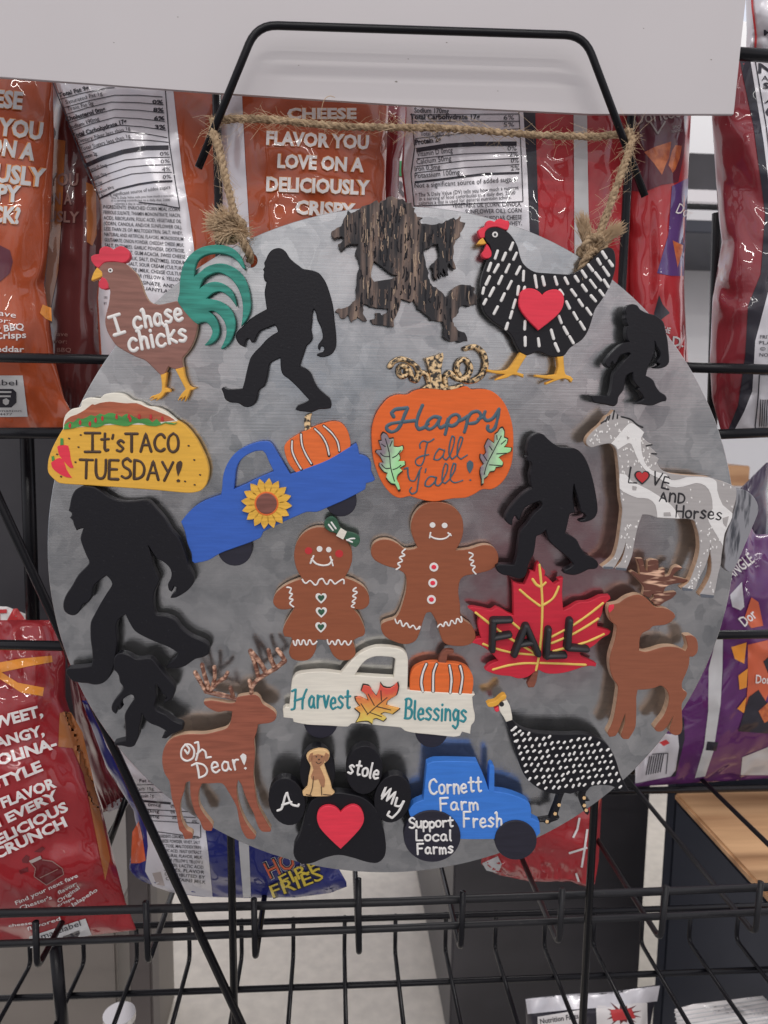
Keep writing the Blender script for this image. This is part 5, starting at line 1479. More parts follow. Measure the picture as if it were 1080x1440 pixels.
    def text(self, name, lines, material, off=.0005, bold=0.0, step=5.0):
        """lines: (text, start, end, cap height) baselines in picture points"""
        if name == 'lettering' and 1 < len(lines) <= 8:
            for ln in lines: self.text(name, [ln], material, off, bold, step)
            return
        verts, faces = [], []
        for ln in lines:
            txt, s, e, cap = ln[:4]
            bo = ln[4] if len(ln) > 4 else bold
            vv, ff = font_mesh(txt, bo)
            if not vv: continue
            x0, x1 = min(v[0] for v in vv), max(v[0] for v in vv)
            s_, e_ = Vector(s), Vector(e); d = e_ - s_; up = Vector((d.y, -d.x)).normalized()
            k = len(verts)
            verts += [tuple(s_ + d * ((x - x0) / (x1 - x0)) + up * (y / .70 * cap)) for x, y in vv]
            faces += [tuple(k + i for i in f) for f in ff]
        return self.skin(name, verts, faces, material, off + .0005, step)

    def lines(self, name, segs, width, material, off=.0004):
        if name == 'nutrition_frame' and len(segs) > 1:
            for l in segs: self.lines(name, [l], width, material, off)
            return
        polys = []
        for l in segs:
            for a, b in zip(l, l[1:]):
                a, b = Vector(a), Vector(b); n_ = Vector((-(b - a).y, (b - a).x)).normalized() * width / 2
                polys.append([tuple(a + n_), tuple(b + n_), tuple(b - n_), tuple(a - n_)])
        return self.panel(name, polys, material, off + .0005, 5.0)


B_ = {}
B_['orange'] = foil('orange_film', 172, 78, 42, k=0.76)
B_['orangedark'] = foil('rust_film', 140, 62, 46, k=0.76)
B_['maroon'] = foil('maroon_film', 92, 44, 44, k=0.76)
B_['red'] = foil('red_film', 172, 42, 48, k=0.76)
B_['bbqred'] = foil('bbq_red_film', 150, 34, 40, k=0.76)
B_['deepred'] = foil('deep_red_film', 132, 44, 52, k=0.76)
B_['wine'] = foil('wine_film', 84, 34, 46)
B_['silver'] = foil('silver_film', 190, 188, 192, metal=.25, rough=.32, coat=.5)
B_['grey'] = foil('label_grey_film', 176, 176, 176, coat=.4)
B_['white'] = foil('white_print', 214, 210, 208, coat=.5)
B_['outline'] = foil('amber_print', 196, 128, 74, coat=.5)
B_['redoutline'] = foil('crimson_print', 176, 52, 54, coat=.5)
B_['black'] = foil('black_print', 40, 38, 46, coat=.6)
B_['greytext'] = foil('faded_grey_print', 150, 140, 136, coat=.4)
B_['dimtext'] = foil('dim_print', 128, 98, 92, coat=.4)
B_['gold'] = foil('fry_gold_print', 212, 134, 46, coat=.5)
B_['goldbrown'] = foil('fry_brown_print', 150, 92, 50, coat=.6)
B_['purple'] = foil('purple_film', 92, 40, 100, k=0.76)
B_['darkpurple'] = foil('dark_purple_film', 52, 40, 62)
B_['violet'] = foil('violet_print', 84, 58, 118, k=0.76)
B_['blue'] = foil('blue_film', 40, 46, 116, k=0.76)
B_['yellow'] = foil('yellow_print', 200, 176, 48)
B_['chip'] = mat('tortilla_chip_print', paint(188, 104, 52), rough=.35, coat=.5, col2=paint(150, 66, 36), vscale=(160, 160, 160))
B_['flame'] = foil('flame_print', 206, 96, 60, k=0.76)
B_['bottle'] = foil('bottle_print', 92, 26, 30)

# orange bag, front left
b = Bag('snack_bag', 'orange snack bag at the left edge with big white words and a grey smart label', [(-150, 60), (-150, 605)],
        [(78, 60), (74, 105), (76, 200), (70, 330), (62, 400), (70, 450), (76, 500), (90, 560), (106, 590), (104, 606)], [(-150, 60), (110, 60)], [(-150, 603), (110, 605)], .088, .028, B_['orange'], 1.3)
words = [('CHEESE', (-62, 144), (31, 153), 23), ('LOVE YOU', (-78, 180), (59, 196), 23), ('ON A', (-20, 214), (48, 225), 22), ('DELICIOUSLY', (-120, 242), (63, 262), 24), ('CRISPY', (-62, 276), (28, 284), 22), ('SNACK?', (-62, 308), (28, 314), 22)]
b.text('lettering_outline', words, B_['outline'], .0004, .07)
b.text('lettering', words, B_['grey'], .0007, .04)
b.panel('bottle_picture', [[(-30, 355), (0, 345), (14, 352), (18, 368), (14, 384), (0, 396), (-30, 400)]], B_['wine'])
b.panel('fries_picture', [[(60, 428), (72, 433), (73, 452), (64, 448), (56, 440)]], B_['gold'])
b.text('small_lettering', [('next fave', (-45, 437), (22, 447), 8), ('flavor:', (-28, 450), (14, 455), 7), ('Way BBQ', (-28, 470), (34, 463), 9, .02), ('Nacho Crisps', (-60, 479), (37, 475), 9, .02), ('Cheddar', (-26, 494), (34, 495), 8, .02)], B_['white'], .0005)
b.panel('smart_label', [[(-50, 528), (32, 528), (39, 586), (-50, 587)]], B_['grey'], .0004)
b.text('smart_label_lettering', [('smartlabel', (-58, 541), (24, 542), 8), ('product information', (-62, 579), (30, 579), 3), ('1-800-555-4477', (-40, 584), (17, 584), 3)], B_['black'], .0007)
b.panel('smart_label_symbol', [[(-12, 547), (18, 547), (23, 552), (23, 566), (16, 573), (-12, 573)]], B_['black'], .0007)
b.panel('smart_label_symbol_lines', [[(-8, 550), (16, 550), (16, 552.5), (-8, 552.5)], [(-8, 556), (15, 556), (15, 558.5), (-8, 558.5)], [(4, 562), (9, 560), (13, 563), (12, 568), (8, 570), (4, 567)]], B_['grey'], .0009)
# dark maroon bag behind it
b = Bag('snack_bag', 'dark maroon snack bag behind the orange one, faint grey letters', [(60, 60), (64, 300), (60, 606)], [(150, 60), (150, 604)], [(50, 60), (160, 60)], [(50, 604), (160, 604)], .125, .02, B_['maroon'], 2.1)
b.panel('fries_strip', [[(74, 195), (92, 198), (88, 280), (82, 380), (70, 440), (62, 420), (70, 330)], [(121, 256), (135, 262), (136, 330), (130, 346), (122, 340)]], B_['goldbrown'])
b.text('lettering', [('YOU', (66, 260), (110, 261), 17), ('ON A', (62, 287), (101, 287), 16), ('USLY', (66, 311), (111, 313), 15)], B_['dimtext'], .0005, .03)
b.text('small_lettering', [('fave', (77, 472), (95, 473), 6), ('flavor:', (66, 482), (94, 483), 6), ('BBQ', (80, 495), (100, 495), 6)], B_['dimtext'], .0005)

# nutrition panel bag
b = Bag('snack_bag', 'orange snack bag with wide silver nutrition panel behind the rooster', [(66, 60), (74, 108), (100, 180), (130, 250), (142, 290), (142, 350), (136, 420), (140, 500), (150, 620)],
        [(306, 60), (310, 250), (316, 330), (320, 620)], [(60, 60), (320, 60)], [(130, 616), (330, 616)], .088, .026, B_['orange'], 3.4, wr=.0022)
zb_ = Z(60, 100, 260 / 1080)
b.panel('nutrition_panel', [[(66, 75), (75, 108), (101, 180), (131, 250), (142, 288), (143, 350), (138, 420), (143, 500), (150, 600), (240, 590), (268, 480), (273, 350), (266, 300), (256, 240), (244, 130), (243, 75)]], B_['silver'])
def zt(z_, ls):
    s = z_([(1, 0)])[0][0] - z_([(0, 0)])[0][0]
    return [(t_, z_([a])[0], z_([c])[0], cap * s, bo) for t_, a, c, cap, bo in ls]
NB = .034
b.text('nutrition_lettering', zt(zb_, [
    ('Total Fat 9g', (95, 152), (270, 106), 24, NB), ('Saturated Fat 1g', (135, 193), (350, 138), 23, 0), ('Trans Fat 0g', (145, 233), (297, 196), 23, 0), ('Cholesterol 0mg', (137, 294), (367, 230), 25, NB),
    ('Sodium 190mg', (155, 343), (332, 287), 25, .008), ('Total Carbohydrate 17g', (175, 390), (492, 302), 25, NB), ('Dietary Fiber less than 1g', (205, 421), (512, 341), 23, 0), ('Total Sugars less than 1g', (222, 467), (512, 386), 23, 0),
    ('Protein 2g', (228, 517), (318, 489), 22, .012), ('Vitamin D 0mcg', (262, 592), (375, 557), 22, 0), ('Calcium 10mg', (285, 637), (373, 607), 21, 0), ('Iron 1mg', (298, 670), (348, 656), 19, 0), ('Potassium 80mg', (320, 720), (415, 682), 18, 0),
    ('0%', (640, 190), (703, 190), 22, NB), ('8%', (645, 237), (707, 237), 23, NB), ('6%', (650, 287), (712, 285), 23, NB), ('3%', (655, 337), (717, 337), 23, NB), ('0%', (685, 494), (738, 491), 22, 0), ('0%', (690, 538), (742, 534), 22, 0),
    ('4%', (697, 584), (747, 581), 22, 0), ('0%', (702, 629), (752, 625), 22, 0), ('Not a significant source of added sugars.', (345, 738), (750, 684), 20, 0), ('The % Daily Value tells you how much a nutrient', (400, 748), (765, 732), 14, 0),
    ('in a serving contributes to a daily diet. 2,000', (400, 762), (745, 758), 14, 0), ('calories a day is used for general advice.', (420, 780), (730, 783), 14, 0)]), B_['black'], .0005)
crv = lambda a, m_, c: [a, ((a[0] + m_[0]) / 2 * .98, (a[1] + m_[1]) / 2 - 4), m_, ((m_[0] + c[0]) / 2, (m_[1] + c[1]) / 2 - 5), c]
b.lines('nutrition_rules', [zb_(crv(*q)) for q in (((100, 165), (330, 108), (420, 96)), ((118, 215), (420, 140), (700, 150)), ((130, 255), (400, 180), (706, 196)), ((145, 305), (420, 222), (710, 244)), ((163, 352), (420, 270), (714, 294)),
                                                   ((180, 398), (450, 315), (720, 345)), ((205, 435), (470, 352), (728, 388)), ((226, 480), (480, 400), (735, 415)), ((262, 600), (480, 518), (745, 502)), ((285, 645), (500, 560), (750, 546)), ((300, 680), (520, 600), (755, 590)))], 1.0, B_['black'])
b.lines('nutrition_frame', [zb_([(60, 70), (150, 300), (240, 540), (335, 752)]), zb_([(716, 100), (740, 420), (775, 650), (800, 800)]), zb_([(560, 765), (690, 780), (800, 800)])], 1.4, B_['black'])
b.lines('nutrition_bars', [zb_([(243, 556), (350, 508), (470, 470), (600, 448), (735, 446)])], 6.2, B_['black'])
b.lines('nutrition_bars', [zb_([(335, 744), (440, 690), (560, 660), (660, 645), (758, 642)])], 2.6, B_['black'])
ing = ['INGREDIENTS: ENRICHED CORN MEAL (CORN', 'FERROUS SULFATE, THIAMIN MONONITRATE, NIACIN,', 'ACID), RIBOFLAVIN, FOLIC ACID, VEGETABLE OIL', '(CORN, CANOLA, AND/OR SUNFLOWER OIL),', 'LESS THAN 2% OF: MALTODEXTRIN, SALT, WHEY,',
       'NATURAL AND ARTIFICIAL FLAVORS, MONOSODIUM', 'GLUTAMATE, ONION POWDER, CHEDDAR CHEESE (MILK,', 'SALT, ENZYMES), GARLIC POWDER, DEXTROSE,', 'TORULA YEAST, GUM ACACIA, SWISS CHEESE', '(CULTURED MILK, SALT, ENZYMES), SODIUM',
       'DIACETATE, SALT, SOUR CREAM (CULTURED', 'CREAM), CHEESE (MILK, CHEESE CULTURES,', 'ARTIFICIAL COLOR (YELLOW 6, YELLOW 5),', 'DISODIUM INOSINATE, AND', 'DISODIUM GUANYLATE']
b.text('ingredients_lettering', [(t_, (145 + i * .3, 293 + i * 7.7), (253 + i * .9 - (20 if len(t_) < 28 else 0), 297 + i * 8.3), 5.0) for i, t_ in enumerate(ing)], B_['black'], .0005, .006, 12)
b.text('side_lettering', [('DISTRIBUTED', (146, 420), (151, 420), 3.4), ('BY', (146, 428), (150, 428), 3.4)], B_['black'])

# second orange bag
b = Bag('snack_bag', 'orange snack bag with silver side strip behind the left hanging twine, centred white words', [(302, 70), (304, 200), (312, 420)], [(548, 70), (546, 150), (542, 250), (545, 430)], [(290, 70), (560, 70)], [(290, 425), (560, 425)], .088, .026, B_['orange'], 4.2, wr=.002)
b.panel('silver_strip', [[(300, 90), (339, 90), (341, 150), (345, 230), (352, 345), (354, 420), (312, 420), (304, 200)]], B_['silver'])
zc = Z(300, 0, 320 / 1080)
words = [(t_, zc([a])[0], zc([c])[0], cap * .2963) for t_, a, c, cap in (('CHEESE', (350, 562), (680, 562), 48), ('FLAVOR YOU', (250, 684), (737, 706), 62), ('LOVE ON A', (303, 793), (714, 814), 62), ('DELICIOUSLY', (250, 904), (742, 922), 64), ('CRISPY', (388, 1013), (672, 1030), 62))]
b.text('lettering_outline', words, B_['outline'], .0004, .07)
b.text('lettering', words, B_['white'], .0007, .04)
# dark red bag edge
b = Bag('snack_bag', 'narrow dark red snack bag edge left of the silver nutrition table', [(518, 70), (522, 160), (528, 210), (522, 280), (520, 420)], [(575, 70), (570, 200), (562, 225), (560, 300), (570, 420)], [(510, 70), (580, 70)], [(510, 415), (580, 415)], .128, .012, B_['deepred'], 5.1)

# red bag with nutrition table
b = Bag('snack_bag', 'red snack bag with nutrition table and white stripe behind the hen', [(566, 70), (570, 160), (564, 240), (576, 330), (580, 560)], [(892, 70), (890, 560)], [(550, 70), (900, 70)], [(560, 555), (900, 555)], .090, .028, B_['red'], 6.3, wr=.0018)
b.panel('nutrition_panel', [[(570, 90), (572, 160), (567, 240), (578, 330), (582, 420), (748, 420), (745, 330), (742, 250), (736, 160), (735, 90)]], B_['silver'])
b.panel('black_stripe', [[(735, 90), (751, 90), (753, 165), (758, 330), (760, 420), (747, 420), (745, 330), (742, 250), (736, 160)]], B_['black'])
b.panel('white_stripe', [[(806, 90), (825, 90), (826, 200), (829, 370), (832, 470), (810, 470), (808, 370), (807, 200)]], B_['grey'])
zd = Z(560, 0, 400 / 1080)
b.text('nutrition_lettering', zt(zd, [
    ('Sodium 170mg', (60, 427), (192, 430), 19, .014), ('Total Carbohydrate 17g', (45, 452), (310, 452), 19, NB), ('6%', (400, 454), (440, 454), 18, 0), ('5%', (400, 480), (440, 480), 16, 0), ('Total Sugars 2g', (85, 516), (195, 512), 17, 0), ('Protein 2g', (65, 550), (163, 537), 20, NB),
    ('Vitamin D 0mcg', (72, 595), (207, 578), 20, 0), ('0%', (415, 571), (450, 571), 17, 0), ('Calcium 50mg', (70, 624), (202, 609), 20, 0), ('2%', (422, 594), (456, 594), 17, 0), ('Iron 0.3mg', (63, 650), (160, 642), 20, 0), ('0%', (428, 617), (458, 617), 17, 0),
    ('Potassium 100mg', (63, 677), (234, 662), 20, 0), ('2%', (428, 647), (461, 645), 17, 0), ('Not a significant source of added sugars.', (62, 714), (453, 687), 19, 0), ('* The % Daily Value (DV) tells you how much a nutrient', (65, 748), (458, 718), 15, 0),
    ('in a serving of food contributes to a daily diet. 2,000', (80, 762), (445, 737), 14, 0), ('calories a day is used for general nutrition advice.', (78, 778), (430, 754), 14, 0),
    ('VEGETABLE OIL (CORN, CANOLA,', (205, 788), (468, 782), 17, .004), ('SUNFLOWER OIL), CORN', (255, 812), (469, 806), 17, .004), ('CHEDDAR CHEESE', (325, 838), (470, 832), 17, .004), ('WHEY,', (410, 858), (470, 854), 17, .004)]), B_['black'], .0005)
b.lines('nutrition_rules', [zd(q) for q in ([(60, 436), (460, 432)], [(60, 460), (462, 460)], [(65, 526), (300, 500), (462, 488)], [(70, 602), (250, 584), (452, 577)], [(68, 632), (250, 610), (458, 600)], [(64, 656), (250, 636), (460, 624)])], 1.0, B_['black'])
b.lines('nutrition_bars', [zd([(68, 570), (180, 553), (300, 546), (450, 545)])], 6, B_['black'])
b.lines('nutrition_bars', [zd([(62, 692), (200, 676), (330, 660), (460, 656)])], 3, B_['black'])
b.lines('nutrition_frame', [zd([(50, 430), (62, 560), (48, 660), (52, 700), (62, 800)]), zd([(458, 420), (468, 600), (474, 765)]), zd([(62, 782), (474, 765)])], 1.2, B_['black'])

# red tortilla chip bag
b = Bag('snack_bag', 'red tortilla chip bag with chip pictures right of the right hanging twine', [(884, 70), (884, 600)], [(973, 70), (972, 160), (968, 240), (965, 300), (962, 400), (965, 470), (974, 600)], [(870, 70), (985, 70)], [(870, 596), (985, 596)], .088, .02, B_['red'], 7.7, wr=.0018)
b.panel('dark_header', [[(886, 90), (966, 90), (966, 165), (962, 215), (954, 256), (930, 260), (905, 270), (886, 268)]], B_['wine'])
b.text('lettering', [('Doritos', (893, 176), (958, 164), 18, .004)], B_['greytext'])
b.text('small_lettering', [('SPICY', (946, 181), (959, 180), 4), ('NACHO', (945, 187), (960, 185), 4)], B_['greytext'])
b.lines('triangle_emblem', [[(915, 172), (925, 188), (936, 170)]], 2.2, B_['greytext'])
b.panel('chip_picture', [[(906, 214), (922, 206), (944, 199), (941, 222), (936, 232), (931, 246), (920, 230)], [(945, 212), (950, 204), (959, 205), (956, 222), (950, 238), (946, 243), (940, 232)]], B_['chip'], .0005)
b.panel('violet_corner', [[(945, 262), (968, 250), (966, 300), (962, 360), (962, 388), (945, 388), (924, 384), (940, 330)]], B_['violet'])
b.text('corner_lettering', [('Dor', (950, 299), (971, 308), 15)], B_['white'], .0006, .006)
b.panel('corner_chip', [[(946, 338), (961, 345), (960, 352), (953, 376)]], B_['chip'], .0006)
b.panel('black_star', [[(927, 415), (932, 428), (942, 440), (934, 446), (922, 456), (920, 440)]], B_['black'])
b.text('bold_lettering', [('THE', (928, 466), (942, 469), 8), ('BOLD.', (912, 484), (961, 488), 14)], B_['grey'], .0005, .02)

# red and silver bag at right
b = Bag('snack_bag', 'dark red and silver snack bag at the right edge behind two black rails', [(1030, 20), (1003, 120), (1001, 165), (1010, 300), (1015, 340), (1002, 420), (998, 505), (1001, 560), (1016, 614)], [(1210, 20), (1210, 614)], [(990, 80), (1210, 80)], [(990, 612), (1210, 612)], .088, .03, B_['deepred'], 8.9, wr=.003, folds=1.4)
b.panel('black_stripe', [[(1040, 83), (1055, 83), (1074, 200), (1086, 300), (1083, 400), (1062, 480), (1058, 550), (1046, 580), (1030, 610), (1022, 610), (1038, 570), (1048, 500), (1052, 430), (1070, 385), (1076, 300), (1060, 180)]], B_['black'])
b.panel('silver_panel', [[(1055, 83), (1205, 83), (1205, 610), (1030, 610), (1046, 580), (1058, 550), (1062, 480), (1083, 400), (1086, 300), (1074, 200)]], B_['silver'])
b.text('nutrition_lettering', [('Nutrition', (1066, 102), (1180, 106), 13, NB), ('About 9 servings', (1071, 113), (1170, 116), 7, 0), ('Serving size', (1073, 124), (1160, 127), 8, NB), ('Amount', (1075, 145), (1140, 147), 6, .01), ('Calories', (1076, 164), (1170, 166), 14, NB),
                               ('FRITO-STYLE CORN SNACKS', (1069, 476), (1170, 479), 5), ('PLANO, TX', (1068, 484), (1120, 486), 5), ('© 2021', (1069, 493), (1098, 494), 5), ('NORTH', (1068, 501), (1096, 503), 5)], B_['black'])
b.lines('nutrition_frame', [[(1062, 85), (1078, 180), (1090, 280)], [(1067, 612), (1062, 600), (1066, 560), (1068, 527), (1140, 527)]], 1.6, B_['black'])
b.lines('barcode', [[(1070 + i * 3.1, 562), (1068 + i * 3.1, 600)] for i in range(16)], 1.4, B_['black'])
b = Bag('snack_bag', 'silver snack bag with thin red line at the top right corner', [(1046, -90), (1050, 40), (1049, 76)], [(1210, -90), (1210, 80)], [(1040, -90), (1210, -90)], [(1040, 74), (1210, 80)], .09, .02, B_['silver'], 9.3, wr=.003)
b.lines('red_line', [[(1054, -80), (1058, 10), (1063, 50), (1062, 72)]], 3, B_['redoutline'])
b.text('lettering', [('MADE', (1074, 50), (1120, 50), 8)], B_['black'], bold=.02)

# purple bags at right
b = Bag('snack_bag', 'dark purple snack bag corner behind the horse tail', [(1040, 640), (1029, 690), (1040, 740), (1040, 800)], [(1085, 640), (1078, 690), (1090, 800)], [(1028, 700), (1078, 650), (1090, 650)], [(1020, 800), (1100, 800)], .36, .02, B_['darkpurple'], 10.2)
b = Bag('snack_bag', 'purple tortilla chip bag with white stripe at the lower right', [(1010, 700), (1000, 780), (980, 860), (955, 950), (915, 1030), (890, 1107)], [(1220, 700), (1220, 1090)], [(880, 775), (1005, 775), (1050, 730), (1062, 752), (1220, 745)], [(880, 1107), (1220, 1086)], .30, .05, B_['purple'], 11.7, wr=.004)
ze = Z(900, 640, 1 / 3)
b.panel('silver_corner', [ze([(-20, 1240), (60, 1170), (160, 1180), (165, 1230), (150, 1330), (130, 1355), (-20, 1385)])], B_['silver'], .0006)
b.panel('black_stripe', [ze([(160, 1170), (185, 1100), (188, 1200), (150, 1355), (130, 1358), (150, 1330), (165, 1230)])], B_['black'], .0007)
b.panel('white_stripe', [ze([(325, 760), (350, 760), (348, 900), (340, 1050), (310, 1250), (275, 1355), (232, 1362), (270, 1230), (288, 1080), (290, 900)])], B_['grey'], .0007)
b.panel('stripe_mark', [ze([(284, 1208), (330, 1212), (322, 1248), (278, 1245)])], B_['black'], .0012)
b.panel('flames', [ze([(455, 800), (540, 780), (545, 1000), (520, 1060), (470, 1120), (445, 1090), (455, 960)]), ze([(470, 600), (500, 620), (520, 720), (470, 730), (440, 690)])], B_['flame'], .0008)
b.panel('flame_sparks', [ze([(385, 810), (450, 790), (440, 880), (400, 860)]), ze([(415, 930), (455, 900), (450, 980), (420, 990)]), ze([(410, 1070), (450, 1020), (440, 1090)])], B_['gold'], .0009)
b.panel('dark_triangles', [ze([(415, 1165), (460, 1020), (500, 990), (545, 1060), (545, 1175)]), ze([(520, 870), (545, 850), (545, 930)])], B_['black'], .0012)
b.panel('chip_picture', [ze([(500, 1080), (545, 1040), (545, 1120), (525, 1130)])], B_['chip'], .0016)
b.panel('clear_patch', [ze([(380, 590), (430, 535), (440, 640), (425, 655), (390, 640)])], B_['silver'], .0009)
b.panel('white_label', [ze([(432, 1275), (545, 1230), (545, 1350), (425, 1350)])], B_['grey'], .0009)
b.lines('barcode', [ze([(40 + i * 10, 1270 - i * 2), (25 + i * 10, 1350 - i * 2)]) for i in range(7)], 1.4, B_['black'], .001)
b.lines('barcode_frame', [ze([(50, 1262), (118, 1258), (110, 1345)])], 1.2, B_['black'], .001)
b.panel('red_emblem', [ze([(82, 1212), (110, 1200), (125, 1215), (100, 1228)])], B_['redoutline'], .001)
b.text('lettering', [('Dor', ze([(442, 725)])[0], ze([(496, 680)])[0], 15), ('Dor', ze([(488, 962)])[0], ze([(548, 965)])[0], 12), ('TANGLE', ze([(365, 540)])[0], ze([(486, 448)])[0], 16)], B_['white'], .0016, .015)

# big red bag lower left
b = Bag('snack_bag', 'large red snack bag with white slogan and bottle picture at lower left', [(-170, 870), (-170, 1340)], [(72, 868), (82, 895), (92, 925), (92, 980), (110, 1040), (142, 1133), (161, 1209), (177, 1270), (191, 1305)],
        [(-170, 872), (200, 872)], [(-170, 1338), (0, 1331), (190, 1308)], .105, .038, B_['bbqred'], 12.4, wr=.0026, folds=1.2, nu=90, nv=120)
b.panel('fries_strip', [[(84, 1003), (92, 1000), (100, 1002), (116, 1030), (132, 1100), (145, 1160), (155, 1207), (148, 1238), (140, 1200), (130, 1150), (118, 1090), (102, 1052), (82, 1050)]], B_['goldbrown'])
b.panel('fries_picture', [[(-20, 935), (30, 926), (73, 922), (74, 931), (40, 937), (0, 946), (-20, 952)], [(-20, 938), (0, 944), (25, 960), (62, 967), (60, 979), (30, 974), (0, 955), (-20, 950)]], B_['gold'])
words = [('SWEET,', (-18, 1027), (61, 1006), 15), ('TANGY,', (-18, 1056), (63, 1033), 14), ('CAROLINA-', (-52, 1092), (81, 1051), 15), ('STYLE', (-11, 1112), (61, 1083), 14.5), ('FOR FLAVOR', (-40, 1154), (80, 1106), 14), ('IN EVERY', (-22, 1173), (84, 1122), 13),
         ('DELICIOUS', (-20, 1197), (97, 1139), 13.5), ('CRUNCH', (-6, 1209), (95, 1161), 14)]
b.text('lettering_outline', words, B_['redoutline'], .0004, .07)
b.text('lettering', words, B_['white'], .0008, .038)
zf = Z(0, 1150, 220 / 1080)
b.panel('bottle_picture', [zf([(205, 300), (285, 265), (290, 290), (360, 300), (430, 350), (440, 390), (320, 465), (235, 405), (240, 350)])], B_['bottle'])
b.lines('bottle_outline', [zf([(290, 290), (360, 300), (430, 350), (440, 390), (320, 465), (235, 405), (245, 350), (210, 310)]), zf([(275, 415), (400, 355)])], 1.2, B_['dimtext'], .0007)
b.panel('bottle_cap', [zf([(200, 298), (278, 262), (288, 282), (212, 318)])], B_['greytext'], .0007)
b.panel('pepper_pictures', [zf([(150, 290), (180, 255), (205, 270), (195, 315), (155, 310)]), zf([(130, 365), (190, 340), (195, 370), (140, 390)]), zf([(235, 235), (290, 198), (312, 212), (280, 240)])], B_['bottle'])
b.text('small_lettering', [(t_, zf([a])[0], zf([c])[0], cap) for t_, a, c, cap in (('Find your next fave', (112, 602), (540, 408), 5.5), ("Chester's", (140, 637), (360, 560), 5.5), ('flavor:', (405, 530), (535, 462), 5), ('Original', (405, 590), (552, 490), 5.5), ('crisps', (400, 615), (515, 560), 4), ('or Jalapeño', (440, 655), (675, 505), 5.5),
                                                                                   ('flavored', (190, 780), (420, 706), 5), ('cheese', (60, 755), (220, 735), 4))], B_['white'], .0007, .012)
b.panel('smart_label', [zf([(200, 822), (590, 695), (632, 810), (210, 900)])], B_['grey'], .0006)
b.text('smart_label_lettering', [('smartlabel', zf([(260, 850)])[0], zf([(560, 745)])[0], 8)], B_['black'], .001)
b.panel('smart_label_symbol', [zf([(432, 822), (545, 778), (552, 800), (520, 850), (450, 860)])], B_['black'], .001)
b = Bag('snack_bag', 'crumpled red and white bag top poking up above the large red bag', [(-120, 840), (-120, 935)], [(10, 840), (56, 876), (60, 935)], [(-120, 848), (10, 853), (56, 873)], [(-120, 935), (80, 935)], .175, .012, B_['white'], 13.1)
b.text('lettering', [('RTA', (-40, 880), (40, 876), 20)], B_['redoutline'], .0005, .05)

# maroon folded bag, blue bag, red bag below
b = Bag('snack_bag', 'dark red folded snack bag between the large red bag and the diagonal brace', [(90, 900), (94, 930), (104, 1010), (130, 1100), (146, 1145)], [(98, 900), (104, 930), (128, 985), (160, 1060), (192, 1130)], [(80, 910), (130, 910)], [(140, 1144), (192, 1128)], .165, .014, B_['deepred'], 14.6, wr=.003)
b.panel('white_edge', [[(150, 1133), (170, 1122), (186, 1126), (180, 1132), (152, 1142)]], B_['silver'])
b = Bag('snack_bag', 'blue snack bag with nutrition print and yellow letters below the round board', [(115, 985), (150, 1080), (188, 1140), (194, 1180), (183, 1208), (181, 1222), (196, 1240), (236, 1258)], [(300, 985), (420, 1100), (470, 1210), (487, 1240), (488, 1252)], [(110, 985), (500, 985)],
        [(178, 1222), (198, 1238), (239, 1256), (284, 1261), (346, 1263), (417, 1262), (464, 1256), (490, 1246)], .120, .024, B_['blue'], 15.2, wr=.0022, nu=80)
b.panel('nutrition_panel', [[(128, 990), (150, 1050), (186, 1110), (202, 1150), (206, 1165), (208, 1190), (204, 1225), (215, 1246), (240, 1255), (299, 1262), (293, 1200), (288, 1160), (275, 1060), (270, 990)]], B_['silver'])
b.panel('grey_stripe', [[(335, 1150), (336, 1190), (342, 1262), (353, 1262), (350, 1190), (348, 1150)]], B_['grey'])
b.panel('orange_corner', [[(186, 1170), (195, 1155), (200, 1175), (205, 1210), (196, 1214), (184, 1214)]], B_['flame'], .0004)
zg = Z(180, 1080, 320 / 1080)
b.text('nutrition_lettering', [(t_, (x0, y0), (x1, y1), 4.6) for t_, x0, y0, x1, y1 in (('Fat 8g', 196, 1100, 216, 1100), ('Carb 15g', 190, 1112, 216, 1111), ('Protein 1g', 190, 1122, 216, 1121), ('0mcg', 208, 1134, 226, 1134), ('0%', 240, 1136, 246, 1136), ('0mg', 208, 1143, 224, 1143), ('0%', 240, 1144, 246, 1144),
                                 ('0mg', 208, 1150, 224, 1150), ('0%', 242, 1152, 248, 1152), ('0%', 255, 1156, 262, 1156), ('0%', 270, 1158, 277, 1158))]
       + [(t_, (222 + i * 1.2, 1178 + i * 6.6), (280 + i * 1, 1180 + i * 7.0), 4.4) for i, t_ in enumerate(('INGREDIENTS: CORN MEAL, VEGETABLE OIL', 'CHEESE POWDER, WHEY, SALT', 'LACTOSE, MALTODEXTRIN', 'CITRIC ACID, YEAST EXTRACT', 'NATURAL FLAVOR, MILK', 'COLOR (YELLOW 5, YELLOW 6', 'RED 40), LACTIC ACID', 'SPICES, FLAVOR', 'DISTRIBUTED BY', 'CONTAINS MILK'))], B_['black'], .0005, .006)
b.lines('nutrition_rules', [[(192, 1104), (230, 1103)], [(192, 1115), (236, 1114)], [(205, 1138), (270, 1142)], [(205, 1146), (275, 1150)], [(208, 1154), (280, 1158)], [(208, 1168), (282, 1178), (282, 1160)]], 1, B_['black'])
b.lines('nutrition_bars', [[(196, 1126), (240, 1130)]], 3, B_['black'])
b.panel('smudged_code', [[(214, 1228), (226, 1226), (232, 1246), (220, 1244)]], B_['greytext'], .0006)
wds = [('HOT', (380, 1236), (434, 1210), 24)]
b.text('lettering_outline', wds, B_['white'], .0005, .06)
b.text('lettering_shadow', wds, B_['black'], .0009, .045)
b.text('lettering', wds, B_['flame'], .0013, .0)
b.text('small_lettering', [('CORN FRIES', (406, 1229), (450, 1210), 5.5)], B_['greytext'], .0006)
wds = [('FIRE', (398, 1248), (450, 1222), 17), ('FRIES', (384, 1263), (456, 1236), 18)]
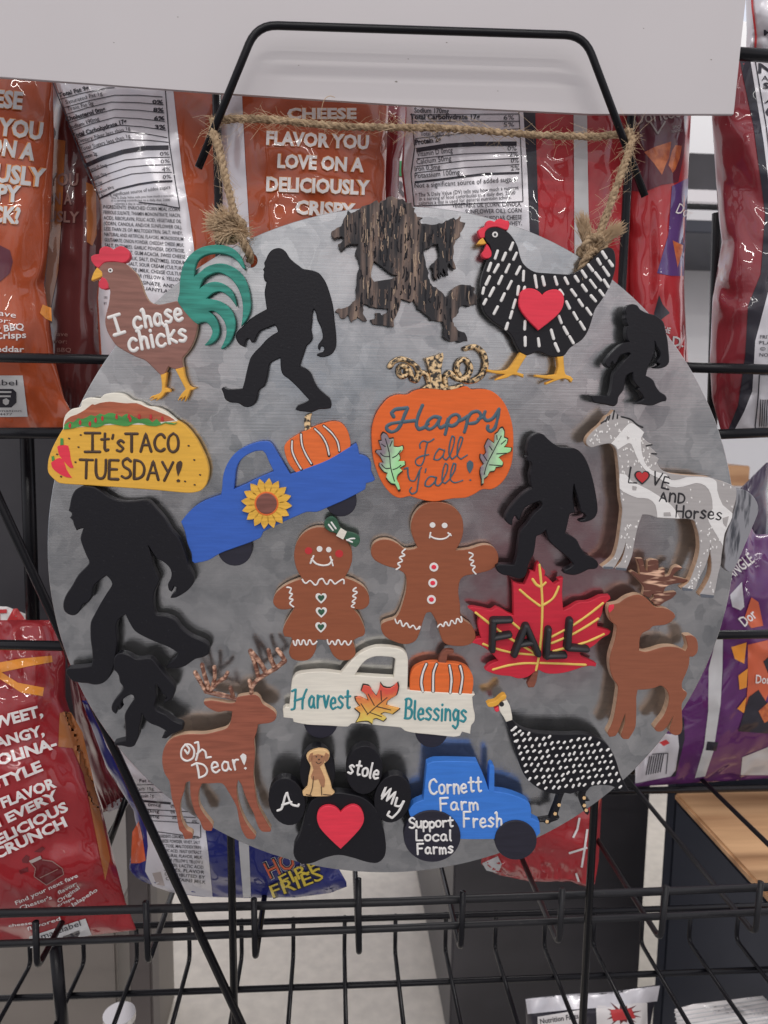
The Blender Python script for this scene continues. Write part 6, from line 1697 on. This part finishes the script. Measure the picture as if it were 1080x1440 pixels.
b.text('slogan_outline', wds, B_['black'], .0006, .06)
b.text('slogan', wds, B_['yellow'], .001, .005)
b = Bag('snack_bag', 'red crinkled snack bag bottom showing under the tractor and guinea fowl', [(690, 1040), (690, 1150), (676, 1214), (690, 1226)], [(850, 1040), (846, 1130), (842, 1210), (836, 1246)], [(670, 1040), (860, 1040)], [(672, 1216), (700, 1230), (747, 1240), (804, 1240), (824, 1248), (845, 1240)], .19, .02, B_['red'], 16.9, wr=.005, folds=1.5)
b.panel('white_patch', [[(678, 1214), (700, 1204), (706, 1216), (700, 1228), (684, 1224)]], B_['grey'])
b.lines('white_lines', [[(815, 1150), (812, 1166), (806, 1178)], [(826, 1166), (822, 1195), (818, 1220)], [(800, 1200), (826, 1192)], [(810, 1228), (814, 1240)]], 3, B_['white'])

# bags on the shelf below
b = Bag('snack_bag', 'clear topped snack bag with Nutrition Facts panel at the bottom edge', [(738, 1390), (740, 1440), (745, 1520)], [(925, 1380), (915, 1440), (915, 1520)], [(738, 1404), (800, 1397), (860, 1394), (930, 1384)], [(730, 1515), (930, 1515)], .26, .02, B_['black'], 17.3)
b.panel('clear_header', [[(739, 1405), (800, 1398), (860, 1395), (928, 1386), (924, 1408), (860, 1416), (800, 1420), (742, 1426)]], B_['silver'])
b.panel('nutrition_panel', [[(756, 1430), (816, 1420), (818, 1500), (758, 1510)]], B_['white'])
b.text('nutrition_lettering', [('Nutrition Facts', (760, 1440), (814, 1432), 7, .012)], B_['black'], .0006)
b.panel('picture_panel', [[(838, 1414), (910, 1410), (912, 1500), (842, 1505)]], B_['white'])
spl = []
for i in range(26):
    a = 2 * math.pi * i / 26
    rr_ = (30 if i % 2 else 15) * (1 + .25 * math.sin(i * 2.3))
    spl.append((875 + rr_ * .8 * math.cos(a), 1426 + rr_ * .55 * math.sin(a)))
b.panel('splash_picture', [spl], B_['bottle'], .0006)
b.panel('splash_centre', [[(858, 1420), (888, 1418), (894, 1432), (862, 1436)]], B_['redoutline'], .0009)
b = Bag('snack_bag', 'white ribbed snack bag end at the bottom right corner', [(945, 1400), (952, 1440), (960, 1530)], [(1200, 1390), (1200, 1530)], [(945, 1420), (975, 1412), (1082, 1399), (1200, 1388)], [(940, 1525), (1200, 1520)], .22, .03, B_['white'], 18.5)
b.lines('seal_ribs', [[(948 + i * .8, 1424 + i * 6), (1080, 1404 + i * 6), (1190, 1393 + i * 6)] for i in range(9)], 1.6, B_['grey'], .0006)
b.panel('sparkle_dots', [[(x, y), (x + 2, y - .6), (x + 3, y + 1.6), (x + 1, y + 2.4)] for x, y in [(1056 + i * 6 + (j % 2) * 3, 1420 + j * 5) for i in range(4) for j in range(5)] + [(990 + i * 7, 1432 - i * 4) for i in range(5)] + [(1050 + i * 5, 1403) for i in range(2)]], B_['silver'], .0009)

# ---------------------------------------------------------------- the wire rack that holds the bags
rack = root_at('wire_rack', at(540, 1320, .05), 'black wire shelf rack with rails and baskets behind the board, holding snack bags', 'wire rack')
YR = .0465
for a, c, rr_ in (((-90, 501), (322, 509), .0036), ((-90, 610), (322, 607), .0042), ((-90, 905), (322, 913), .0038), ((880, 514), (1190, 523), .0040), ((868, 616), (1190, 604), .0040), ((858, 895), (1190, 890), .0036), ((868, 64), (1190, 86), .0044)):
    wire('rail', [at(*a, YR + .004), at(*c, YR + .004)], rr_, rack)
for a, c in (((-90, 597), (322, 595)),):
    wire('rail', [at(*a, YR + .05), at(*c, YR + .05)], .0045, rack)
wire('front_rail', [at(-90, 1287, .049), at(560, 1268, .049), at(1190, 1243, .049)], .0033, rack, M['wiredust'])
wire('front_rail', [at(-90, 1331, .049), at(560, 1305, .049), at(1190, 1277, .049)], .0029, rack, M['wiredust'])
for xt, yt, xb, yb in ((50, 1296, 52, 1362), (205, 1268, 208, 1356), (357, 1264, 359, 1350), (504, 1236, 505, 1344), (651, 1254, 648, 1336), (791, 1250, 786, 1328), (937, 1246, 929, 1322), (1070, 1240, 1062, 1314), (1215, 1232, 1200, 1304)):
    bt_ = at(xb, yb, .0405); back_ = Vector((bt_.x, .33, bt_.z))
    wire('floor_wire', [at(xt, yt, .0405), bt_, back_], .0025, rack, M['wiredust'] if xt > 700 else M['wire'], bend=.009)
zf_ = at(650, 1336, .0405).z
wire('back_rail', [Vector((-.75, .333, zf_ + .002)), Vector((.75, .333, zf_ + .002))], .0045, rack)
wire('back_rail', [Vector((-.75, .30, zf_ - .006)), Vector((.75, .30, zf_ - .006))], .004, rack)
# lower basket
YL = .20
zl = at(560, 1342, YL).z
zt_ = at(560, 1290, YL).z
wire('lower_rail', [Vector((-.6, YL, zt_)), Vector((.75, YL, zt_))], .0032, rack)
for i in range(-7, 10):
    x = -.045 + .0525 * i + .06
    wire('lower_wire', [Vector((x, YL + .004, zt_)), Vector((x, YL + .004, zl)), Vector((x, -.06, zl))], .0022, rack, bend=.008)
wire('lower_rail', [Vector((-.6, YL - .035, zl - .004)), Vector((.75, YL - .035, zl - .004))], .0030, rack)
# posts at the back of the rack
wire('post', [at(36, 560, .17), at(48, 930, .17)], .0058, rack)
wire('post', [at(1009, 300, .14), at(1000, 640, .14)], .0045, rack)
wire('post', [at(78, 1330, .13), at(93, 1500, .13)], .0055, rack)
wire('post', [at(182, 1110, .15), at(152, 1190, .15)], .003, rack)

# ---------------------------------------------------------------- behind the rack
def box(name, lo, hi, material, label=None, cat=None, kind=None, parent=None, bev=.003):
    lo, hi = Vector(lo), Vector(hi)
    c = (lo + hi) / 2; c.z = lo.z
    if parent is not None: base = parent.matrix_world.translation
    else: base = c
    bm = bmesh.new()
    bmesh.ops.create_cube(bm, size=1.0)
    for v in bm.verts:
        v.co = Vector([(lo[i] + hi[i]) / 2 + v.co[i] * (hi[i] - lo[i]) for i in range(3)]) - base
    if bev: bmesh.ops.bevel(bm, geom=bm.edges[:], offset=bev, segments=2, affect='EDGES')
    o = link_mesh(name, bm, material, parent)
    if parent is None: o.location = base
    return props(o, label, cat, None, kind)


ZF = -1.05
bm = bmesh.new()
n = 2
box('added_floor_slab', (-3.9, -2.9, ZF + .004), (4.9, .10, ZF + .014), M['mat'], kind='structure')
vs = [bm.verts.new(p) for p in ((-4, -3, ZF), (5, -3, ZF), (5, 6, ZF), (-4, 6, ZF))]
bm.faces.new(vs)
props(link_mesh('floor', bm, M['floor']), kind='structure')


pz = at(60, 1085, .26).z
box('back_panel', (-.75, .26, pz), (at(505, 700, .26).x, .275, .32), M['dark'], 'dark metal back panel between the bags at the left', 'panel')
# dark cabinet in the middle right, counter with wooden top at the right
cl, cr = at(636, 1300, .62).x, at(903, 1300, .62).x
box('cabinet', (cl, .62, ZF + .004), (cr, 1.15, -.18), M['dark'], 'plain dark cabinet behind the lower basket right of the floor strip', 'cabinet')
e1 = at(1072, 1243, .24)
ct = root_at('counter', Vector((e1.x, .3, ZF + .004)), 'dark counter with a wood plank top at the lower right', 'counter')
box('base', (e1.x - .002, .16, ZF + .004), (1.2, .445, e1.z - .012), M['navy'], parent=ct)
box('top', (e1.x - .004, .155, e1.z - .0115), (1.2, .447, e1.z), M['counter'], parent=ct)
wl = at(942, 1250, .50).x
box('side_panel', (wl, .50, ZF + .004), (wl + .30, .53, -.25), M['navy'], 'navy side panel between the counter and the pale floor strip', 'panel')
gl, gr = at(-60, 1400, .42).x, at(166, 1400, .42).x
box('metal_locker', (gl, .42, ZF + .004), (gr, .75, at(100, 1295, .42).z), M['olive'], 'grey metal cabinet under the large red bag', 'cabinet')
pl, pr = at(180, 1300, .40).x, at(212, 1300, .40).x
box('floor_post', (pl, .40, ZF + .004), (pr, .44, at(190, 1100, .40).z), M['taupe'], 'dark taupe metal post beside the blue bag', 'post')
jc = at(168, 1436, .30)
jar = root_at('lidded_jar', jc, 'small clear jar with silver lid at the bottom left', 'jar')
bm = bmesh.new(); add_tube(bm, [Vector((0, 0, -.03)), Vector((0, 0, .002))], .017, 24)
link_mesh('jar_body', bm, M['olive'], jar, smooth=True)
bm = bmesh.new(); add_tube(bm, [Vector((0, 0, .002)), Vector((0, 0, .0095)), Vector((0, 0, .010))], .0182, 24)
link_mesh('lid', bm, M['steel'], jar, smooth=False)

# green and white sign between the bags
sg = at(546, 275, .24)
s_root = root_at('store_sign', sg, 'small white sign with green band glimpsed between the bags', 'sign')
def flat(name, px, y, material, parent, dy=0.0, th=.002):
    bm = bmesh.new()
    P = [at(x, y_, y) - parent.matrix_world.translation + Vector((0, dy, 0)) for x, y_ in px]
    a = [bm.verts.new(p) for p in P]; c = [bm.verts.new(p + Vector((0, th, 0))) for p in P]
    bm.faces.new(a); bm.faces.new(c)
    for i in range(len(a)): bm.faces.new((a[i], a[(i + 1) % len(a)], c[(i + 1) % len(a)], c[i]))
    return link_mesh(name, bm, material, parent)
flat('panel', [(520, 150), (580, 150), (580, 330), (520, 330)], .24, M['storewhite'], s_root)
flat('green_band', [(521, 227), (579, 227), (579, 248), (521, 248)], .24, mat('sign_green', paint(34, 128, 76), .4), s_root, -.0012, .0011)
vv, ff = font_mesh('FRESH', .02)
bm = bmesh.new()
x0 = min(v[0] for v in vv)
tv = [bm.verts.new(at(536 + (x - x0) * 34, 276 - y * 31, .24) - s_root.location + Vector((0, -.0013, 0))) for x, y in vv]
for q in ff:
    try: bm.faces.new([tv[i] for i in q])
    except ValueError: pass
link_mesh('lettering', bm, mat('sign_grey', paint(90, 92, 96), .5), s_root)

# store shelving far behind on the right
sh = root_at('store_shelving', Vector((1.2, 1.6, ZF + .004)), 'pale store shelving across the aisle at the right, out of focus', 'shelving')
box('back', (.35, 1.98, ZF + .004), (2.4, 2.0, 1.3), M['storewhite'], parent=sh)
def zat(py, y): return at(985, py, y).z
for py, mm, hh in ((276, 'steel', .035), (303, 'storewhite', .03), (318, 'navy', .035), (700, 'storewhite', .03)):
    zz = zat(py, 1.5)
    box('shelf', (.35, 1.5, zz - hh / 2), (2.4, 1.975, zz + hh / 2), M[mm], parent=sh)
box('dark_box', (.36, 1.55, zat(262, 1.5)), (2.35, 1.97, zat(205, 1.5)), M['dark'], 'dark box on the far shelf at the right', 'box')  # plain dark box across the far shelf, above the steel one
box('carton', (1.03, 1.52, zat(684, 1.5)), (1.18, 1.7, zat(655, 1.5)), M['counter'], 'brown carton out of focus on the far shelf', 'carton')
